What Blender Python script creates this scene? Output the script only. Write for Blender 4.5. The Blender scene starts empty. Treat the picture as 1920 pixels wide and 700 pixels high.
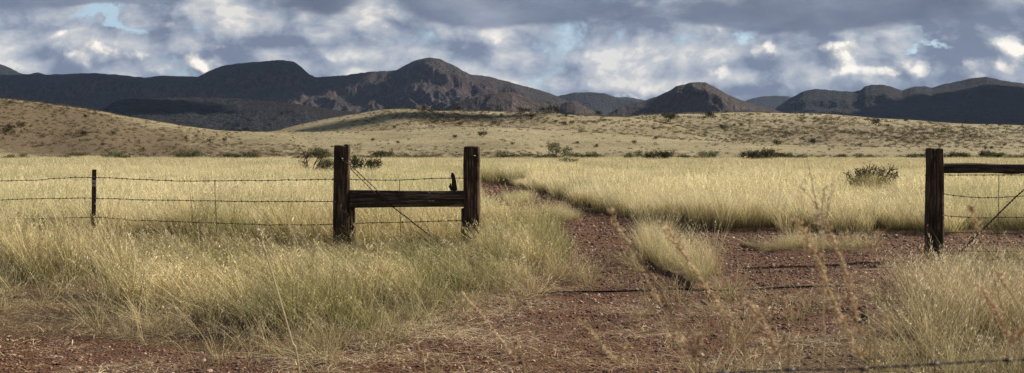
import bpy, bmesh, math, random, os
import numpy as np
from mathutils import Vector, Matrix, Euler

SC = bpy.context.scene
COL = SC.collection
R = math.radians
CAMH = 1.4
F = 2400.0            # focal length in photo pixels (photo 1920 wide)
HORY = 288.0          # horizon row in the photo
rng = np.random.default_rng(11)
random.seed(5)

def P(px, py, Y):     # world point at distance Y seen at a photo pixel
    return Vector(((px - 960) / F * Y, Y, CAMH + (HORY - py) / F * Y))

# ------------------------------------------------------------------ noise
def _h(ix, iy, seed):
    h = (ix.astype(np.int64) * 374761393 + iy.astype(np.int64) * 668265263 + seed * 974634777) & 0xFFFFFFFF
    h = ((h ^ (h >> 13)) * 1274126177) & 0xFFFFFFFF
    return ((h ^ (h >> 16)) & 0xFFFF) / 65535.0
def perlin(x, y, seed=0):
    x = np.asarray(x, float); y = np.asarray(y, float)
    ix = np.floor(x); iy = np.floor(y); fx = x - ix; fy = y - iy
    u = fx * fx * fx * (fx * (fx * 6 - 15) + 10); v = fy * fy * fy * (fy * (fy * 6 - 15) + 10)
    def g(dx, dy):
        a = _h(ix + dx, iy + dy, seed) * 2 * math.pi
        return np.cos(a) * (fx - dx) + np.sin(a) * (fy - dy)
    a = g(0, 0) * (1 - u) + g(1, 0) * u
    b = g(0, 1) * (1 - u) + g(1, 1) * u
    return (a * (1 - v) + b * v) * 1.5
def fbm(x, y, o=4, seed=0, gain=.5):
    s = 0; a = 1; t = 0
    for k in range(o):
        s = s + a * perlin(x * 2 ** k, y * 2 ** k, seed + k); t += a; a *= gain
    return s / t
def ridged(x, y, o=4, seed=0):
    s = 0; a = 1; t = 0
    for k in range(o):
        s = s + a * (1 - 2 * np.abs(perlin(x * 2 ** k, y * 2 ** k, seed + k))); t += a; a *= .5
    return s / t
def sstep(a, b, x):
    t = np.clip((x - a) / (b - a), 0, 1); return t * t * (3 - 2 * t)

# ------------------------------------------------------------------ object helpers
def mesh_np(name, V, Fc, mat=None, smooth=False, attrs=None):
    me = bpy.data.meshes.new(name)
    V = np.asarray(V, np.float32)
    if isinstance(Fc, np.ndarray):
        n, k = Fc.shape
        me.vertices.add(len(V)); me.vertices.foreach_set('co', V.ravel())
        me.loops.add(n * k); me.loops.foreach_set('vertex_index', Fc.astype(np.int32).ravel())
        me.polygons.add(n); me.polygons.foreach_set('loop_start', np.arange(0, n * k, k, dtype=np.int32))
        me.update(calc_edges=True)
    else:
        me.from_pydata([tuple(v) for v in V.tolist()], [], Fc)
    if attrs:
        for k, a in attrs.items():
            at = me.attributes.new(k, 'FLOAT', 'POINT'); at.data.foreach_set('value', np.asarray(a, np.float32))
    if mat: me.materials.append(mat)
    if smooth: me.polygons.foreach_set('use_smooth', [True] * len(me.polygons))
    me.update()
    return me
def tag(o, label=None, cat=None, group=None, kind=None):
    for k, v in (('label', label), ('category', cat), ('group', group), ('kind', kind)):
        if v: o[k] = v
    return o
def link(name, me, parent=None, loc=None):
    o = bpy.data.objects.new(name, me); COL.objects.link(o)
    if parent: o.parent = parent
    if loc is not None: o.location = loc
    return o
def empty(name, loc=(0, 0, 0), rz=0):
    o = bpy.data.objects.new(name, None); COL.objects.link(o); o.location = loc; o.rotation_euler = (0, 0, rz)
    o.empty_display_size = .2
    return o

class MB:
    def __init__(s): s.v = []; s.f = []
    def add(s, v, f):
        n = len(s.v); s.v += [tuple(p) for p in v]; s.f += [tuple(i + n for i in q) for q in f]
    def tube(s, pts, rad, n=6, cap=True):
        pts = [Vector(p) for p in pts]
        if not isinstance(rad, (list, tuple)): rad = [rad] * len(pts)
        v = []; f = []
        up = Vector((0.13, 0.21, 1)).normalized()
        for i, p in enumerate(pts):
            t = (pts[min(i + 1, len(pts) - 1)] - pts[max(i - 1, 0)]).normalized()
            if abs(t.dot(up)) > .95: up = Vector((1, .1, 0.05)).normalized()
            a = t.cross(up).normalized(); b = t.cross(a)
            for k in range(n):
                th = 2 * math.pi * k / n
                v.append(p + (a * math.cos(th) + b * math.sin(th)) * rad[i])
        for i in range(len(pts) - 1):
            for k in range(n):
                f.append((i * n + k, i * n + (k + 1) % n, (i + 1) * n + (k + 1) % n, (i + 1) * n + k))
        if cap:
            f.append(tuple(range(n))[::-1]); f.append(tuple((len(pts) - 1) * n + k for k in range(n)))
        s.add(v, f)
    def build(s, name, mat, parent=None, smooth=False, loc=None):
        me = bpy.data.meshes.new(name); me.from_pydata(s.v, [], s.f); me.materials.append(mat)
        if smooth: me.polygons.foreach_set('use_smooth', [True] * len(me.polygons))
        me.update()
        return link(name, me, parent, loc)

# ------------------------------------------------------------------ node helpers
class NT:
    def __init__(s, tree): s.t = tree; s.n = tree.nodes; s.l = tree.links
    def node(s, typ, **kw):
        n = s.n.new(typ)
        for k, v in kw.items():
            if k.startswith('i_'):
                key = k[2:]; key = int(key) if key.isdigit() else key
                s.put(n.inputs[key], v)
            else: setattr(n, k, v)
        return n
    def put(s, sock, v):
        if hasattr(v, 'is_linked') or isinstance(v, bpy.types.NodeSocket): s.l.new(v, sock)
        else: sock.default_value = v
    def math(s, op, a, b=0.0, c=None, clamp=False):
        n = s.n.new('ShaderNodeMath'); n.operation = op; n.use_clamp = clamp
        s.put(n.inputs[0], a); s.put(n.inputs[1], b)
        if c is not None: s.put(n.inputs[2], c)
        return n.outputs[0]
    def mr(s, v, a, b, c=0., d=1., smooth=True):
        n = s.n.new('ShaderNodeMapRange'); n.interpolation_type = 'SMOOTHSTEP' if smooth else 'LINEAR'
        s.put(n.inputs['Value'], v); n.inputs['From Min'].default_value = a; n.inputs['From Max'].default_value = b
        n.inputs['To Min'].default_value = c; n.inputs['To Max'].default_value = d
        return n.outputs['Result']
    def mix(s, f, a, b, blend='MIX'):
        n = s.n.new('ShaderNodeMix'); n.data_type = 'RGBA'; n.blend_type = blend
        s.put(n.inputs['Factor'], f)
        for q, v in ((6, a), (7, b)):
            if isinstance(v, tuple) and len(v) == 3: v = v + (1,)
            s.put(n.inputs[q], v)
        return n.outputs[2]
    def noise(s, vec, scale, detail=4, rough=.55, dist=0., dims='3D'):
        n = s.n.new('ShaderNodeTexNoise'); n.noise_dimensions = dims
        if vec is not None: s.l.new(vec, n.inputs['Vector'])
        n.inputs['Scale'].default_value = scale; n.inputs['Detail'].default_value = detail
        n.inputs['Roughness'].default_value = rough; n.inputs['Distortion'].default_value = dist
        return n
    def vm(s, op, a, b=None, scale=None):
        n = s.n.new('ShaderNodeVectorMath'); n.operation = op
        s.put(n.inputs[0], a)
        if b is not None: s.put(n.inputs[1], b)
        if scale is not None: s.put(n.inputs['Scale'], scale)
        return n.outputs['Value'] if op in ('LENGTH', 'DOT_PRODUCT', 'DISTANCE') else n.outputs[0]
    def ramp(s, f, stops):
        n = s.n.new('ShaderNodeValToRGB'); s.l.new(f, n.inputs[0]); r = n.color_ramp
        while len(r.elements) < len(stops): r.elements.new(.5)
        for e, (p, c) in zip(r.elements, stops):
            e.position = p; e.color = tuple(c) + (1,) if len(c) == 3 else c
        return n.outputs[0]
def new_mat(name):
    m = bpy.data.materials.new(name); m.use_nodes = True; m.node_tree.nodes.clear()
    t = NT(m.node_tree); out = t.n.new('ShaderNodeOutputMaterial')
    return m, t, out
def principled(t, out, col, rough=.85, spec=.2, normal=None, metal=0.):
    b = t.n.new('ShaderNodeBsdfPrincipled')
    if isinstance(col, tuple) and len(col) == 3: col = col + (1,)
    t.put(b.inputs['Base Color'], col); t.put(b.inputs['Roughness'], rough)
    b.inputs['Specular IOR Level'].default_value = spec; b.inputs['Metallic'].default_value = metal
    if normal is not None: t.l.new(normal, b.inputs['Normal'])
    t.l.new(b.outputs[0], out.inputs['Surface'])
    return b
def bump(t, h, strength=.5, dist=.02):
    n = t.n.new('ShaderNodeBump'); t.l.new(h, n.inputs['Height']); n.inputs['Strength'].default_value = strength
    n.inputs['Distance'].default_value = dist
    return n.outputs[0]
def attr(t, name, typ='GEOMETRY'):
    n = t.n.new('ShaderNodeAttribute'); n.attribute_name = name; n.attribute_type = typ; return n

# ------------------------------------------------------------------ camera, sun, render
SUN_AZ = R(66)        # to the right of the view direction
SUN_EL = R(27)
cam = bpy.data.cameras.new('camera'); co = bpy.data.objects.new('camera', cam); COL.objects.link(co)
co.location = (0, 0, CAMH); co.rotation_euler = (R(90), 0, 0)
cam.lens = 36 * F / 1920; cam.sensor_width = 36; cam.shift_y = -(350 - HORY) / 1920
cam.clip_start = .05; cam.clip_end = 60000
cam.dof.use_dof = True; cam.dof.focus_distance = 17.5; cam.dof.aperture_fstop = 8
SC.camera = co
sd = Vector((math.sin(SUN_AZ) * math.cos(SUN_EL), math.cos(SUN_AZ) * math.cos(SUN_EL), math.sin(SUN_EL)))
sl = bpy.data.lights.new('sun', 'SUN'); sl.energy = 5.0; sl.angle = R(.5); sl.color = (1, .91, .77)
so = bpy.data.objects.new('sun', sl); COL.objects.link(so); so.rotation_euler = sd.to_track_quat('Z', 'Y').to_euler()
so.location = (60, 30, 50)
SC.view_settings.view_transform = 'Standard'; SC.view_settings.look = 'None'
SC.view_settings.exposure = 0.86; SC.view_settings.gamma = 1
try: SC.view_settings.use_curve_mapping = False
except Exception: pass
SC.cycles.max_bounces = 6; SC.cycles.diffuse_bounces = 3; SC.cycles.transmission_bounces = 3
SC.cycles.use_denoising = True; SC.cycles.denoising_prefilter = 'NONE'

# ------------------------------------------------------------------ sky
def build_sky():
    w = bpy.data.worlds.new('World'); SC.world = w; w.use_nodes = True; w.cycles.sampling_method = 'MANUAL'; w.cycles.sample_map_resolution = 256
    t = NT(w.node_tree); t.n.clear()
    out = t.n.new('ShaderNodeOutputWorld'); bg = t.n.new('ShaderNodeBackground'); bg.inputs['Strength'].default_value = .1
    t.l.new(bg.outputs[0], out.inputs[0])
    sky = t.node('ShaderNodeTexSky', sky_type='NISHITA', sun_disc=False)
    sky.sun_elevation = SUN_EL; sky.sun_rotation = SUN_AZ; sky.altitude = 1500; sky.dust_density = 1.2
    tc = t.n.new('ShaderNodeTexCoord'); sx = t.n.new('ShaderNodeSeparateXYZ'); t.l.new(tc.outputs['Generated'], sx.inputs[0])
    az = t.math('ARCTAN2', sx.outputs[0], sx.outputs[1])
    hl = t.math('SQRT', t.math('ADD', t.math('MULTIPLY', sx.outputs[0], sx.outputs[0]), t.math('MULTIPLY', sx.outputs[1], sx.outputs[1])))
    el = t.math('ARCTAN2', sx.outputs[2], hl)
    cx = t.n.new('ShaderNodeCombineXYZ'); t.l.new(az, cx.inputs[0]); t.l.new(el, cx.inputs[1]); uv = cx.outputs[0]
    def ang(px, py):
        a = math.atan((px - 960) / F); return a, (HORY - py) / F * math.cos(a)
    rots = {}
    def turned(vec, rot):
        if rot == 0: return vec
        k = (id(vec), rot)
        if k not in rots:
            c, s_ = math.cos(R(rot)), math.sin(R(rot)); q = t.n.new('ShaderNodeCombineXYZ')
            t.l.new(t.vm('DOT_PRODUCT', vec, (c, -s_, 0)), q.inputs[0]); t.l.new(t.vm('DOT_PRODUCT', vec, (s_, c, 0)), q.inputs[1])
            rots[k] = q.outputs[0]
        return rots[k]
    def blobs(lst, vec):
        tot = None
        for px, py, rx, ry, rot, amp in lst:
            a, e = ang(px, py)
            c, s_ = math.cos(R(rot)), math.sin(R(rot)); ca, ce = c * a - s_ * e, s_ * a + c * e
            n = t.n.new('ShaderNodeVectorMath'); n.operation = 'MULTIPLY_ADD'; t.l.new(turned(vec, rot), n.inputs[0])
            n.inputs[1].default_value = (F / rx, F / ry, 0); n.inputs[2].default_value = (-ca * F / rx, -ce * F / ry, 0)
            g = t.mr(t.vm('LENGTH', n.outputs[0]), 0., 1.8, amp, 0.)
            tot = g if tot is None else t.math('ADD', tot, g)
        return tot
    # warped coordinate: noise elongated sideways
    st = t.vm('MULTIPLY', uv, (1, 1.6, 0))
    wn = t.noise(st, 9, 4, .55, dims='2D'); warp = t.vm('SCALE', t.vm('SUBTRACT', wn.outputs['Color'], (.5, .5, .5)), scale=.032)
    wc = t.vm('ADD', st, warp)
    uvw = t.vm('ADD', uv, t.vm('SCALE', warp, scale=.55))
    off = t.vm('ADD', wc, (.010, .014, 0))
    # --- middle cloud sheet
    nA = t.noise(wc, 9, 8, .58, dims='2D').outputs[0]; nB = t.noise(off, 9, 8, .58, dims='2D').outputs[0]
    lit = t.math('MULTIPLY', t.math('SUBTRACT', nA, nB), 3.6)
    big = t.noise(st, 5.0, 2, .5, dims='2D').outputs[0]
    dark_b = blobs([(165, 128, 85, 20, -14, .62), (60, 98, 25, 22, 0, .35), (455, 92, 95, 20, -12, .6), (300, 75, 40, 16, 0, .25), (600, 105, 80, 35, 0, .25),
                    (1000, 110, 80, 30, 0, .25), (1560, 75, 40, 20, 0, .25), (1480, 125, 90, 14, 0, .3), (1800, 110, 60, 35, 0, .6),
                    (890, 90, 90, 14, 0, .28), (1230, 135, 50, 20, 0, .15), (520, 60, 60, 30, 0, .15)], uvw)
    light_b = blobs([(1150, 100, 130, 34, 0, .36), (820, 60, 80, 20, 0, .18), (250, 95, 50, 25, 0, .35), (30, 85, 45, 30, 0, .42), (430, 40, 90, 22, 0, .35),
                     (1340, 95, 80, 35, 0, .38), (1100, 160, 140, 18, 0, .22), (1640, 125, 110, 32, 0, .4), (690, 30, 60, 30, 0, .3), (1900, 100, 40, 40, 0, .4),
                     (330, 110, 80, 25, 0, .3), (620, 140, 60, 12, 0, .25), (1300, 55, 80, 22, 0, .25)], uvw)
    s2 = t.vm('MULTIPLY', uv, (1, 1.25, 0))
    w2 = t.vm('ADD', s2, t.vm('SCALE', warp, scale=.7)); o2 = t.vm('ADD', w2, (.0045, .0075, 0))
    def bill(v):
        a = t.noise(v, 24, 6, .58, dims='2D').outputs[0]
        b = t.node('ShaderNodeTexVoronoi', feature='F1', voronoi_dimensions='2D', i_Scale=46.); t.l.new(v, b.inputs['Vector'])
        return t.math('SUBTRACT', a, t.math('MULTIPLY', b.outputs['Distance'], .22))
    bA = bill(w2); bB = bill(o2)
    br = t.math('ADD', t.math('MULTIPLY', t.math('SUBTRACT', big, .5), 1.1), t.math('ADD', lit, .34))
    br = t.math('ADD', br, t.math('MULTIPLY', t.math('SUBTRACT', nA, .5), .5))
    br = t.math('ADD', br, t.math('MULTIPLY', t.math('SUBTRACT', bA, bB), .75)); br = t.math('SUBTRACT', t.math('ADD', br, light_b), dark_b)
    mid = t.ramp(br, [(0., (.115, .138, .19)), (.3, (.195, .222, .275)), (.55, (.285, .305, .34)), (.85, (.40, .40, .40)), (1., (.52, .50, .47))])
    uvh = t.vm('ADD', uv, t.vm('SCALE', t.vm('SUBTRACT', t.noise(st, 22, 6, .62, dims='2D').outputs['Color'], (.5, .5, .5)), scale=.055))
    hole = blobs([(205, 30, 60, 13, 8, .95), (1398, 62, 20, 24, 0, .85), (1700, 92, 75, 14, 0, .95), (1160, 150, 55, 12, 0, .5), (355, 50, 50, 14, 0, .4), (1500, 60, 30, 20, 0, .4)], uvh)
    cov = t.mr(t.math('SUBTRACT', t.math('ADD', .72, t.math('MULTIPLY', t.math('SUBTRACT', t.math('ADD', nA, t.math('MULTIPLY', bA, .5)), .69), 3.2)), hole), -.30, .30)
    blue = t.mix(.7, sky.outputs[0], (2.3, 3.0, 3.5, 1))
    col = t.mix(cov, blue, t.vm('SCALE', mid, scale=8.6))
    # --- bright cumulus heads (soft)
    pB = blobs([(100, 76, 34, 13, -25, .72), (145, 92, 42, 14, -18, .80), (205, 106, 52, 12, -8, .80), (8, 78, 26, 16, 0, .4), (285, 104, 26, 11, -15, .55),
                (335, 122, 58, 14, -8, .85), (385, 128, 30, 8, 0, .55), (578, 132, 16, 8, -20, .6), (375, 15, 36, 22, -40, .42), (445, 45, 40, 16, 0, .38),
                (705, 25, 26, 28, -40, .32), (1320, 75, 55, 18, -20, .34), (1395, 108, 65, 22, -15, .38),
                (1600, 108, 50, 30, -15, .85), (1565, 96, 30, 16, 0, .5), (1700, 128, 52, 18, -8, .75), (1640, 140, 60, 10, 0, .5),
                (1905, 95, 38, 36, 0, .70), ], uvw)
    pm = t.mr(t.math('ADD', t.math('MULTIPLY', t.math('SUBTRACT', bA, .38), 2.4), t.math('MULTIPLY', pB, 1.05)), .38, 1.02)
    pl = t.math('ADD', t.math('MULTIPLY', t.math('SUBTRACT', bA, bB), 4.6), t.math('ADD', t.math('MULTIPLY', pB, .34), .27))
    pc = t.ramp(pl, [(0., (.25, .28, .33)), (.4, (.37, .365, .36)), (.8, (.56, .53, .47)), (1., (.74, .69, .61))])
    col = t.mix(t.math('MULTIPLY', pm, .93), col, t.vm('SCALE', pc, scale=8.8))
    # --- dark low stratus along the top
    e2 = t.math('ADD', el, t.math('MULTIPLY', t.math('SUBTRACT', t.noise(t.vm('ADD', t.vm('MULTIPLY', uv, (1, 3.2, 0)), warp), 7, 5, .55, dims='2D').outputs[0], .5), .075))
    db = blobs([(130, 0, 190, 26, 0, .034), (600, 12, 130, 26, 0, .034), (1000, 28, 240, 32, 0, .040), (1600, 30, 330, 42, 0, .050), (330, 22, 30, 14, 0, .012),
                (215, 32, 70, 18, 0, -.04), (430, 45, 60, 30, 0, -.02), (710, 30, 50, 30, 0, -.035), (1290, 85, 50, 25, 0, -.025)], uvw)
    sm = t.mr(t.math('ADD', e2, db), .116, .136)
    sn = t.noise(t.vm('ADD', t.vm('MULTIPLY', uv, (1, 2.4, 0)), warp), 10, 4, .55, dims='2D').outputs[0]
    scol = t.ramp(sn, [(.25, (.075, .092, .135)), (.5, (.115, .137, .19)), (.8, (.22, .245, .30))])
    col = t.mix(t.math('MULTIPLY', sm, .94), col, t.vm('SCALE', scol, scale=8.3))
    t.l.new(col, bg.inputs['Color'])
build_sky()

# ------------------------------------------------------------------ terrain height
def poly(pts, px):
    a = np.array(pts, float); return np.interp(px, a[:, 0], a[:, 1])
HILLS = [
    # crest distance, front width, back width, silhouette (photo px)
    (430., 210., 160., [(-900, 165), (-300, 168), (0, 184), (60, 190), (130, 200), (200, 213), (300, 229), (380, 241), (430, 246), (560, 254), (700, 282), (800, 288)]),
    (500., 270., 150., [(-900, 262), (0, 258), (400, 250), (560, 248), (640, 247), (760, 244), (940, 238), (1050, 244), (1154, 253), (1280, 262), (1480, 273), (1700, 277), (1920, 278), (2900, 280)]),
    (720., 230., 160., [(-900, 288), (430, 262), (520, 245), (570, 232), (640, 217), (700, 208), (756, 202), (811, 208), (940, 210), (1026, 210), (1090, 217), (1176, 219), (1240, 230), (1280, 239), (1366, 256), (1460, 272), (1500, 280), (2900, 288)]),
    (900., 400., 260., [(-900, 288), (900, 262), (1050, 235), (1180, 218), (1280, 213), (1408, 211), (1537, 213), (1666, 223), (1794, 232), (1920, 235), (2300, 240), (2900, 262)]),
]
def ground_z(X, Y):
    X = np.asarray(X, float); Y = np.asarray(Y, float)
    Yp = np.maximum(Y, 1.0); px = np.clip(960 + F * X / Yp, -1500, 3500)
    z = np.zeros_like(X + Y)
    for k, (D, wf, wb, sil) in enumerate(HILLS):
        # soften the polyline by averaging
        py = sum(poly(sil, px + d) for d in (-24, -12, 0, 12, 24)) / 5
        D_ = D + 14 * perlin(px / 160., 3.3 + k, 40 + k)
        H = np.maximum(CAMH + (HORY - py) / F * D_, 0)
        s = np.clip((Y - (D_ - wf)) / wf, 0, 1); b = np.clip((Y - D_) / wb, 0, 1)
        prof = s * s * (3 - 2 * s) * .55 + .45 * s
        prof = prof * (1 - .75 * b * b * (3 - 2 * b))
        z = np.maximum(z, H * np.where(Y > 0, prof, 0))
    far = sstep(190, 320, Y)
    z = z + far * .9 * fbm(X / 38., Y / 38., 4, 7) * np.minimum(1, z / 4)
    z = z + sstep(24, 60, Y) * .16 * fbm(X / 26., Y / 11., 3, 17) * (1 - far)
    z = z + .03 * fbm(X / 1.4, Y / 1.4, 3, 21) * (Y < 70) * (Y > -50)
    return z

# bare gravel: outlines on the ground plane, given as the photo pixels where the ground shows
def inpoly(px, py, pts):
    c = np.zeros(px.shape, bool); n = len(pts)
    for i in range(n):
        x1, y1 = pts[i]; x2, y2 = pts[(i + 1) % n]
        if y1 == y2: continue
        k = ((y1 > py) != (y2 > py)) & (px < (x2 - x1) * (py - y1) / (y2 - y1) + x1)
        c ^= k
    return c
ROADP = [(893, 341), (950, 341), (1000, 356), (1030, 362), (1074, 376), (1098, 392), (1152, 402), (1212, 411), (1284, 420), (1344, 427), (1420, 431), (1560, 433), (1760, 436), (2100, 438),
         (2500, 440), (2500, 468), (1900, 470), (1806, 479), (1750, 506), (1698, 534), (1640, 572), (1560, 612), (1440, 655), (1335, 698), (1250, 800), (500, 800), (560, 690), (690, 640), (800, 604), (900, 566), (970, 540), (1036, 520),
         (1050, 494), (1024, 460), (975, 434), (926, 408), (904, 386), (890, 362)]
ISLANDS = [
    [(950, 378), (965, 370), (990, 370), (996, 380), (975, 384), (955, 383)],
    [(1020, 402), (1050, 402), (1086, 410), (1090, 415), (1060, 416), (1030, 409)],
    [(1198, 460), (1222, 456), (1275, 476), (1328, 502), (1354, 522), (1346, 536), (1310, 538), (1268, 520), (1224, 492), (1204, 474)],
    [(1400, 458), (1450, 456), (1560, 456), (1640, 460), (1640, 466), (1600, 469), (1500, 468), (1416, 466)],
]
LEFTP = [(-900, 626), (0, 626), (160, 628), (330, 648), (520, 676), (600, 800), (-900, 800)]
REDL = [(84, 566), (146, 562), (158, 592), (120, 598), (80, 590)]
def masks(X, Y, jit=1.0):
    Yp = np.maximum(Y, 3.0)
    n1 = fbm(X / 1.1, Y / 1.6, 4, 61) * jit; n2 = fbm(X / 1.1 + 50, Y / 1.6, 4, 71) * jit
    Xj = X + n1 * .22; Yj = np.maximum(Yp + n2 * (.6 + Yp * .015), 3)
    px = 960 + F * Xj / Yj; py = HORY + F * CAMH / Yj
    isl = np.zeros(px.shape, bool)
    for p in ISLANDS: isl |= inpoly(px, py, p)
    road = inpoly(px, py, ROADP) & ~isl
    left = inpoly(px, py, LEFTP) | inpoly(px, py, REDL) | (py > 800)
    return px, py, road, isl, left

# ------------------------------------------------------------------ ground
def ground_material():
    m, t, out = new_mat('ground_soil')
    g = t.n.new('ShaderNodeNewGeometry'); pos = g.outputs['Position']
    road = attr(t, 'bare').outputs['Fac']; hill = attr(t, 'hill').outputs['Fac']; scr = attr(t, 'scrub').outputs['Fac']
    n1 = t.noise(pos, 1.2, 6, .6).outputs[0]; n2 = t.noise(pos, 22, 5, .65).outputs[0]; n3 = t.noise(pos, 120, 3, .6).outputs[0]
    red = t.ramp(n2, [(.25, (.036, .016, .008)), (.5, (.098, .043, .021)), (.75, (.21, .108, .060))])
    red = t.mix(t.mr(n1, .35, .7), red, t.mix(.35, red, (.19, .11, .06)))
    vo = t.node('ShaderNodeTexVoronoi', i_Scale=42.); t.l.new(pos, vo.inputs['Vector'])
    red = t.mix(t.math('MULTIPLY', t.mr(vo.outputs['Distance'], .0, .45, 1, 0), .4), red, t.mix(.5, vo.outputs['Color'], (.30, .15, .10), 'MULTIPLY'))
    soil = t.ramp(n2, [(.3, (.06, .034, .018)), (.55, (.14, .090, .048)), (.75, (.28, .20, .11))])
    near = t.mix(road, soil, red)
    # hills: dry grass with scrub patches
    mp = t.n.new('ShaderNodeMapping'); t.l.new(pos, mp.inputs[0]); mp.inputs['Scale'].default_value = (1, .55, 1)
    h1 = t.noise(mp.outputs[0], .05, 5, .6).outputs[0]; h2 = t.noise(mp.outputs[0], .42, 6, .7).outputs[0]; h3 = t.noise(mp.outputs[0], 1.6, 4, .7).outputs[0]
    tan = t.ramp(h1, [(.3, (.22, .188, .105)), (.5, (.32, .275, .16)), (.7, (.43, .375, .235))])
    tan = t.mix(t.mr(h3, .40, .72), tan, (.20, .155, .085))
    sc = t.mr(t.math('ADD', h2, t.math('MULTIPLY', scr, .26)), .60, .76)
    tan = t.mix(t.math('MULTIPLY', sc, .8), tan, t.mix(h3, (.075, .055, .032), (.15, .10, .06)))
    col = t.mix(hill, near, tan)
    hb = t.math('ADD', t.math('MULTIPLY', n3, .35), t.math('ADD', n2, t.math('MULTIPLY', vo.outputs['Distance'], -.7)))
    nb = bump(t, hb, .9, .03)
    hb2 = t.n.new('ShaderNodeBump'); hb2.inputs['Strength'].default_value = 1; t.l.new(h2, hb2.inputs['Height']); t.l.new(nb, hb2.inputs['Normal'])
    t.put(hb2.inputs['Distance'], t.math('MULTIPLY', hill, 1.1))
    principled(t, out, col, .95, .1, hb2.outputs[0])
    return m
def build_ground():
    fine = np.radians(np.arange(-27, 27.001, .065)); coarse1 = np.radians(np.linspace(-180, -27, 52)[:-1]); coarse2 = np.radians(np.linspace(27, 180, 52)[1:-1])
    ang = np.concatenate([coarse1, fine, coarse2]); na = len(ang)
    r = [.6]
    while r[-1] < 45000:
        q = r[-1]; r.append(q * (1.06 if q < 6 else 1.009 if q < 60 else 1.013 if q < 1200 else 1.12))
    r = np.array(r); nr = len(r)
    A, Rr = np.meshgrid(ang, r); X = (Rr * np.sin(A)).ravel(); Y = (Rr * np.cos(A)).ravel()
    z = ground_z(X, Y); px, py, road, isl, left = masks(X, Y)
    bare = (road | left).astype(float)
    bare = np.where(Y > 90, 0, bare)
    z = z - .05 * road * (Y < 80)
    ii = np.arange(nr - 1)[:, None] * na + np.arange(na)[None, :]
    jj = np.arange(nr - 1)[:, None] * na + (np.arange(na)[None, :] + 1) % na
    Q = np.stack([ii, jj, jj + na, ii + na], -1).reshape(-1, 4)[:, ::-1]
    # centre: collapse by adding a small cap ring
    V = np.stack([X, Y, z], 1); V[:na, 2] = 0
    c = len(V); V = np.vstack([V, [[0, 0, 0]]])
    me_attrs = dict(bare=np.append(bare, 0), hill=np.append(sstep(195, 245, Y), 0), scrub=np.append(scrub_den(X, Y), 0))
    cap = np.array([[c, (k + 1) % na, k, k] for k in range(na)])
    me = mesh_np('ground', V, Q, GROUND_M, True, me_attrs)
    bm = bmesh.new(); bm.from_mesh(me); bm.verts.ensure_lookup_table()
    for k in range(na): 
        f = bm.faces.new((bm.verts[c], bm.verts[(k + 1) % na], bm.verts[k])); f.smooth = True
    bmesh.ops.recalc_face_normals(bm, faces=[f for f in bm.faces if c in [v.index for v in f.verts]]) if False else None
    bm.to_mesh(me); bm.free()
    o = link('ground', me); tag(o, 'red gravel and dry grass plain rising into tan foothills', kind='structure')
def scrub_den(X, Y):
    Yp = np.maximum(Y, 1.); px = 960 + F * X / Yp
    g = lambda x0, y0, sx, sy: np.exp(-((px - x0) / sx) ** 2 - ((Y - y0) / sy) ** 2)
    d =   .06 + 1.6 * g(80, 330, 260, 90) + .75 * g(1600, 680, 420, 120) + .8 * g(860, 640, 170, 60) + .6 * g(700, 260, 900, 25) + .5 * g(300, 300, 500, 40) + .5 * g(1150, 560, 130, 60) + .6 * g(1850, 260, 500, 30)
    return d * (Y > 200)
GROUND_M = ground_material()
build_ground()

# ------------------------------------------------------------------ mountains
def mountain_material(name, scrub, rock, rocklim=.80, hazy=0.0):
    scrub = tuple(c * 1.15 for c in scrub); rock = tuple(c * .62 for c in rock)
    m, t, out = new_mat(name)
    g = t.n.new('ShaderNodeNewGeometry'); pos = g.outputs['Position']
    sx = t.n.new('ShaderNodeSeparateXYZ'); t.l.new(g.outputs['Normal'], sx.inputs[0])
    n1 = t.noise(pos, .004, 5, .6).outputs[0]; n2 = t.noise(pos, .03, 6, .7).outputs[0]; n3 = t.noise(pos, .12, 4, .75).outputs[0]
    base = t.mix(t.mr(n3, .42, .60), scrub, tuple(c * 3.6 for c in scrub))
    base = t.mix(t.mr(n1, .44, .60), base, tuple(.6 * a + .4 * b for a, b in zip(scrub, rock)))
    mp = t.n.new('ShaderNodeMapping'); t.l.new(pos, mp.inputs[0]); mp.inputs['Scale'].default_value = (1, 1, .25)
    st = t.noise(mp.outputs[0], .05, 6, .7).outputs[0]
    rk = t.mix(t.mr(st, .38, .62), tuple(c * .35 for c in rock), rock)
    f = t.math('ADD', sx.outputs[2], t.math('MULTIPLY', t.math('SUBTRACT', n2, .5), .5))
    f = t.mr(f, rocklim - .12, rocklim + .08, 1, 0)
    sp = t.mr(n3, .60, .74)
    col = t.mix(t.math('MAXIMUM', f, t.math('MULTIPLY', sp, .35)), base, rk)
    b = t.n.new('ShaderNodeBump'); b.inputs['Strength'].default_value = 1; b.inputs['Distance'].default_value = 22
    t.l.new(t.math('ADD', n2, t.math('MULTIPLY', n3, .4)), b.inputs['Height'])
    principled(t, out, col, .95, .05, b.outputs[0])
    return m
MM = mountain_material('mountain_scrub', (.019, .0175, .017), (.18, .130, .125))
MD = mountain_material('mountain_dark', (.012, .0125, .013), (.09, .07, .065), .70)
MR = mountain_material('mountain_rocky', (.030, .026, .022), (.22, .165, .15), .86)
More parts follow.
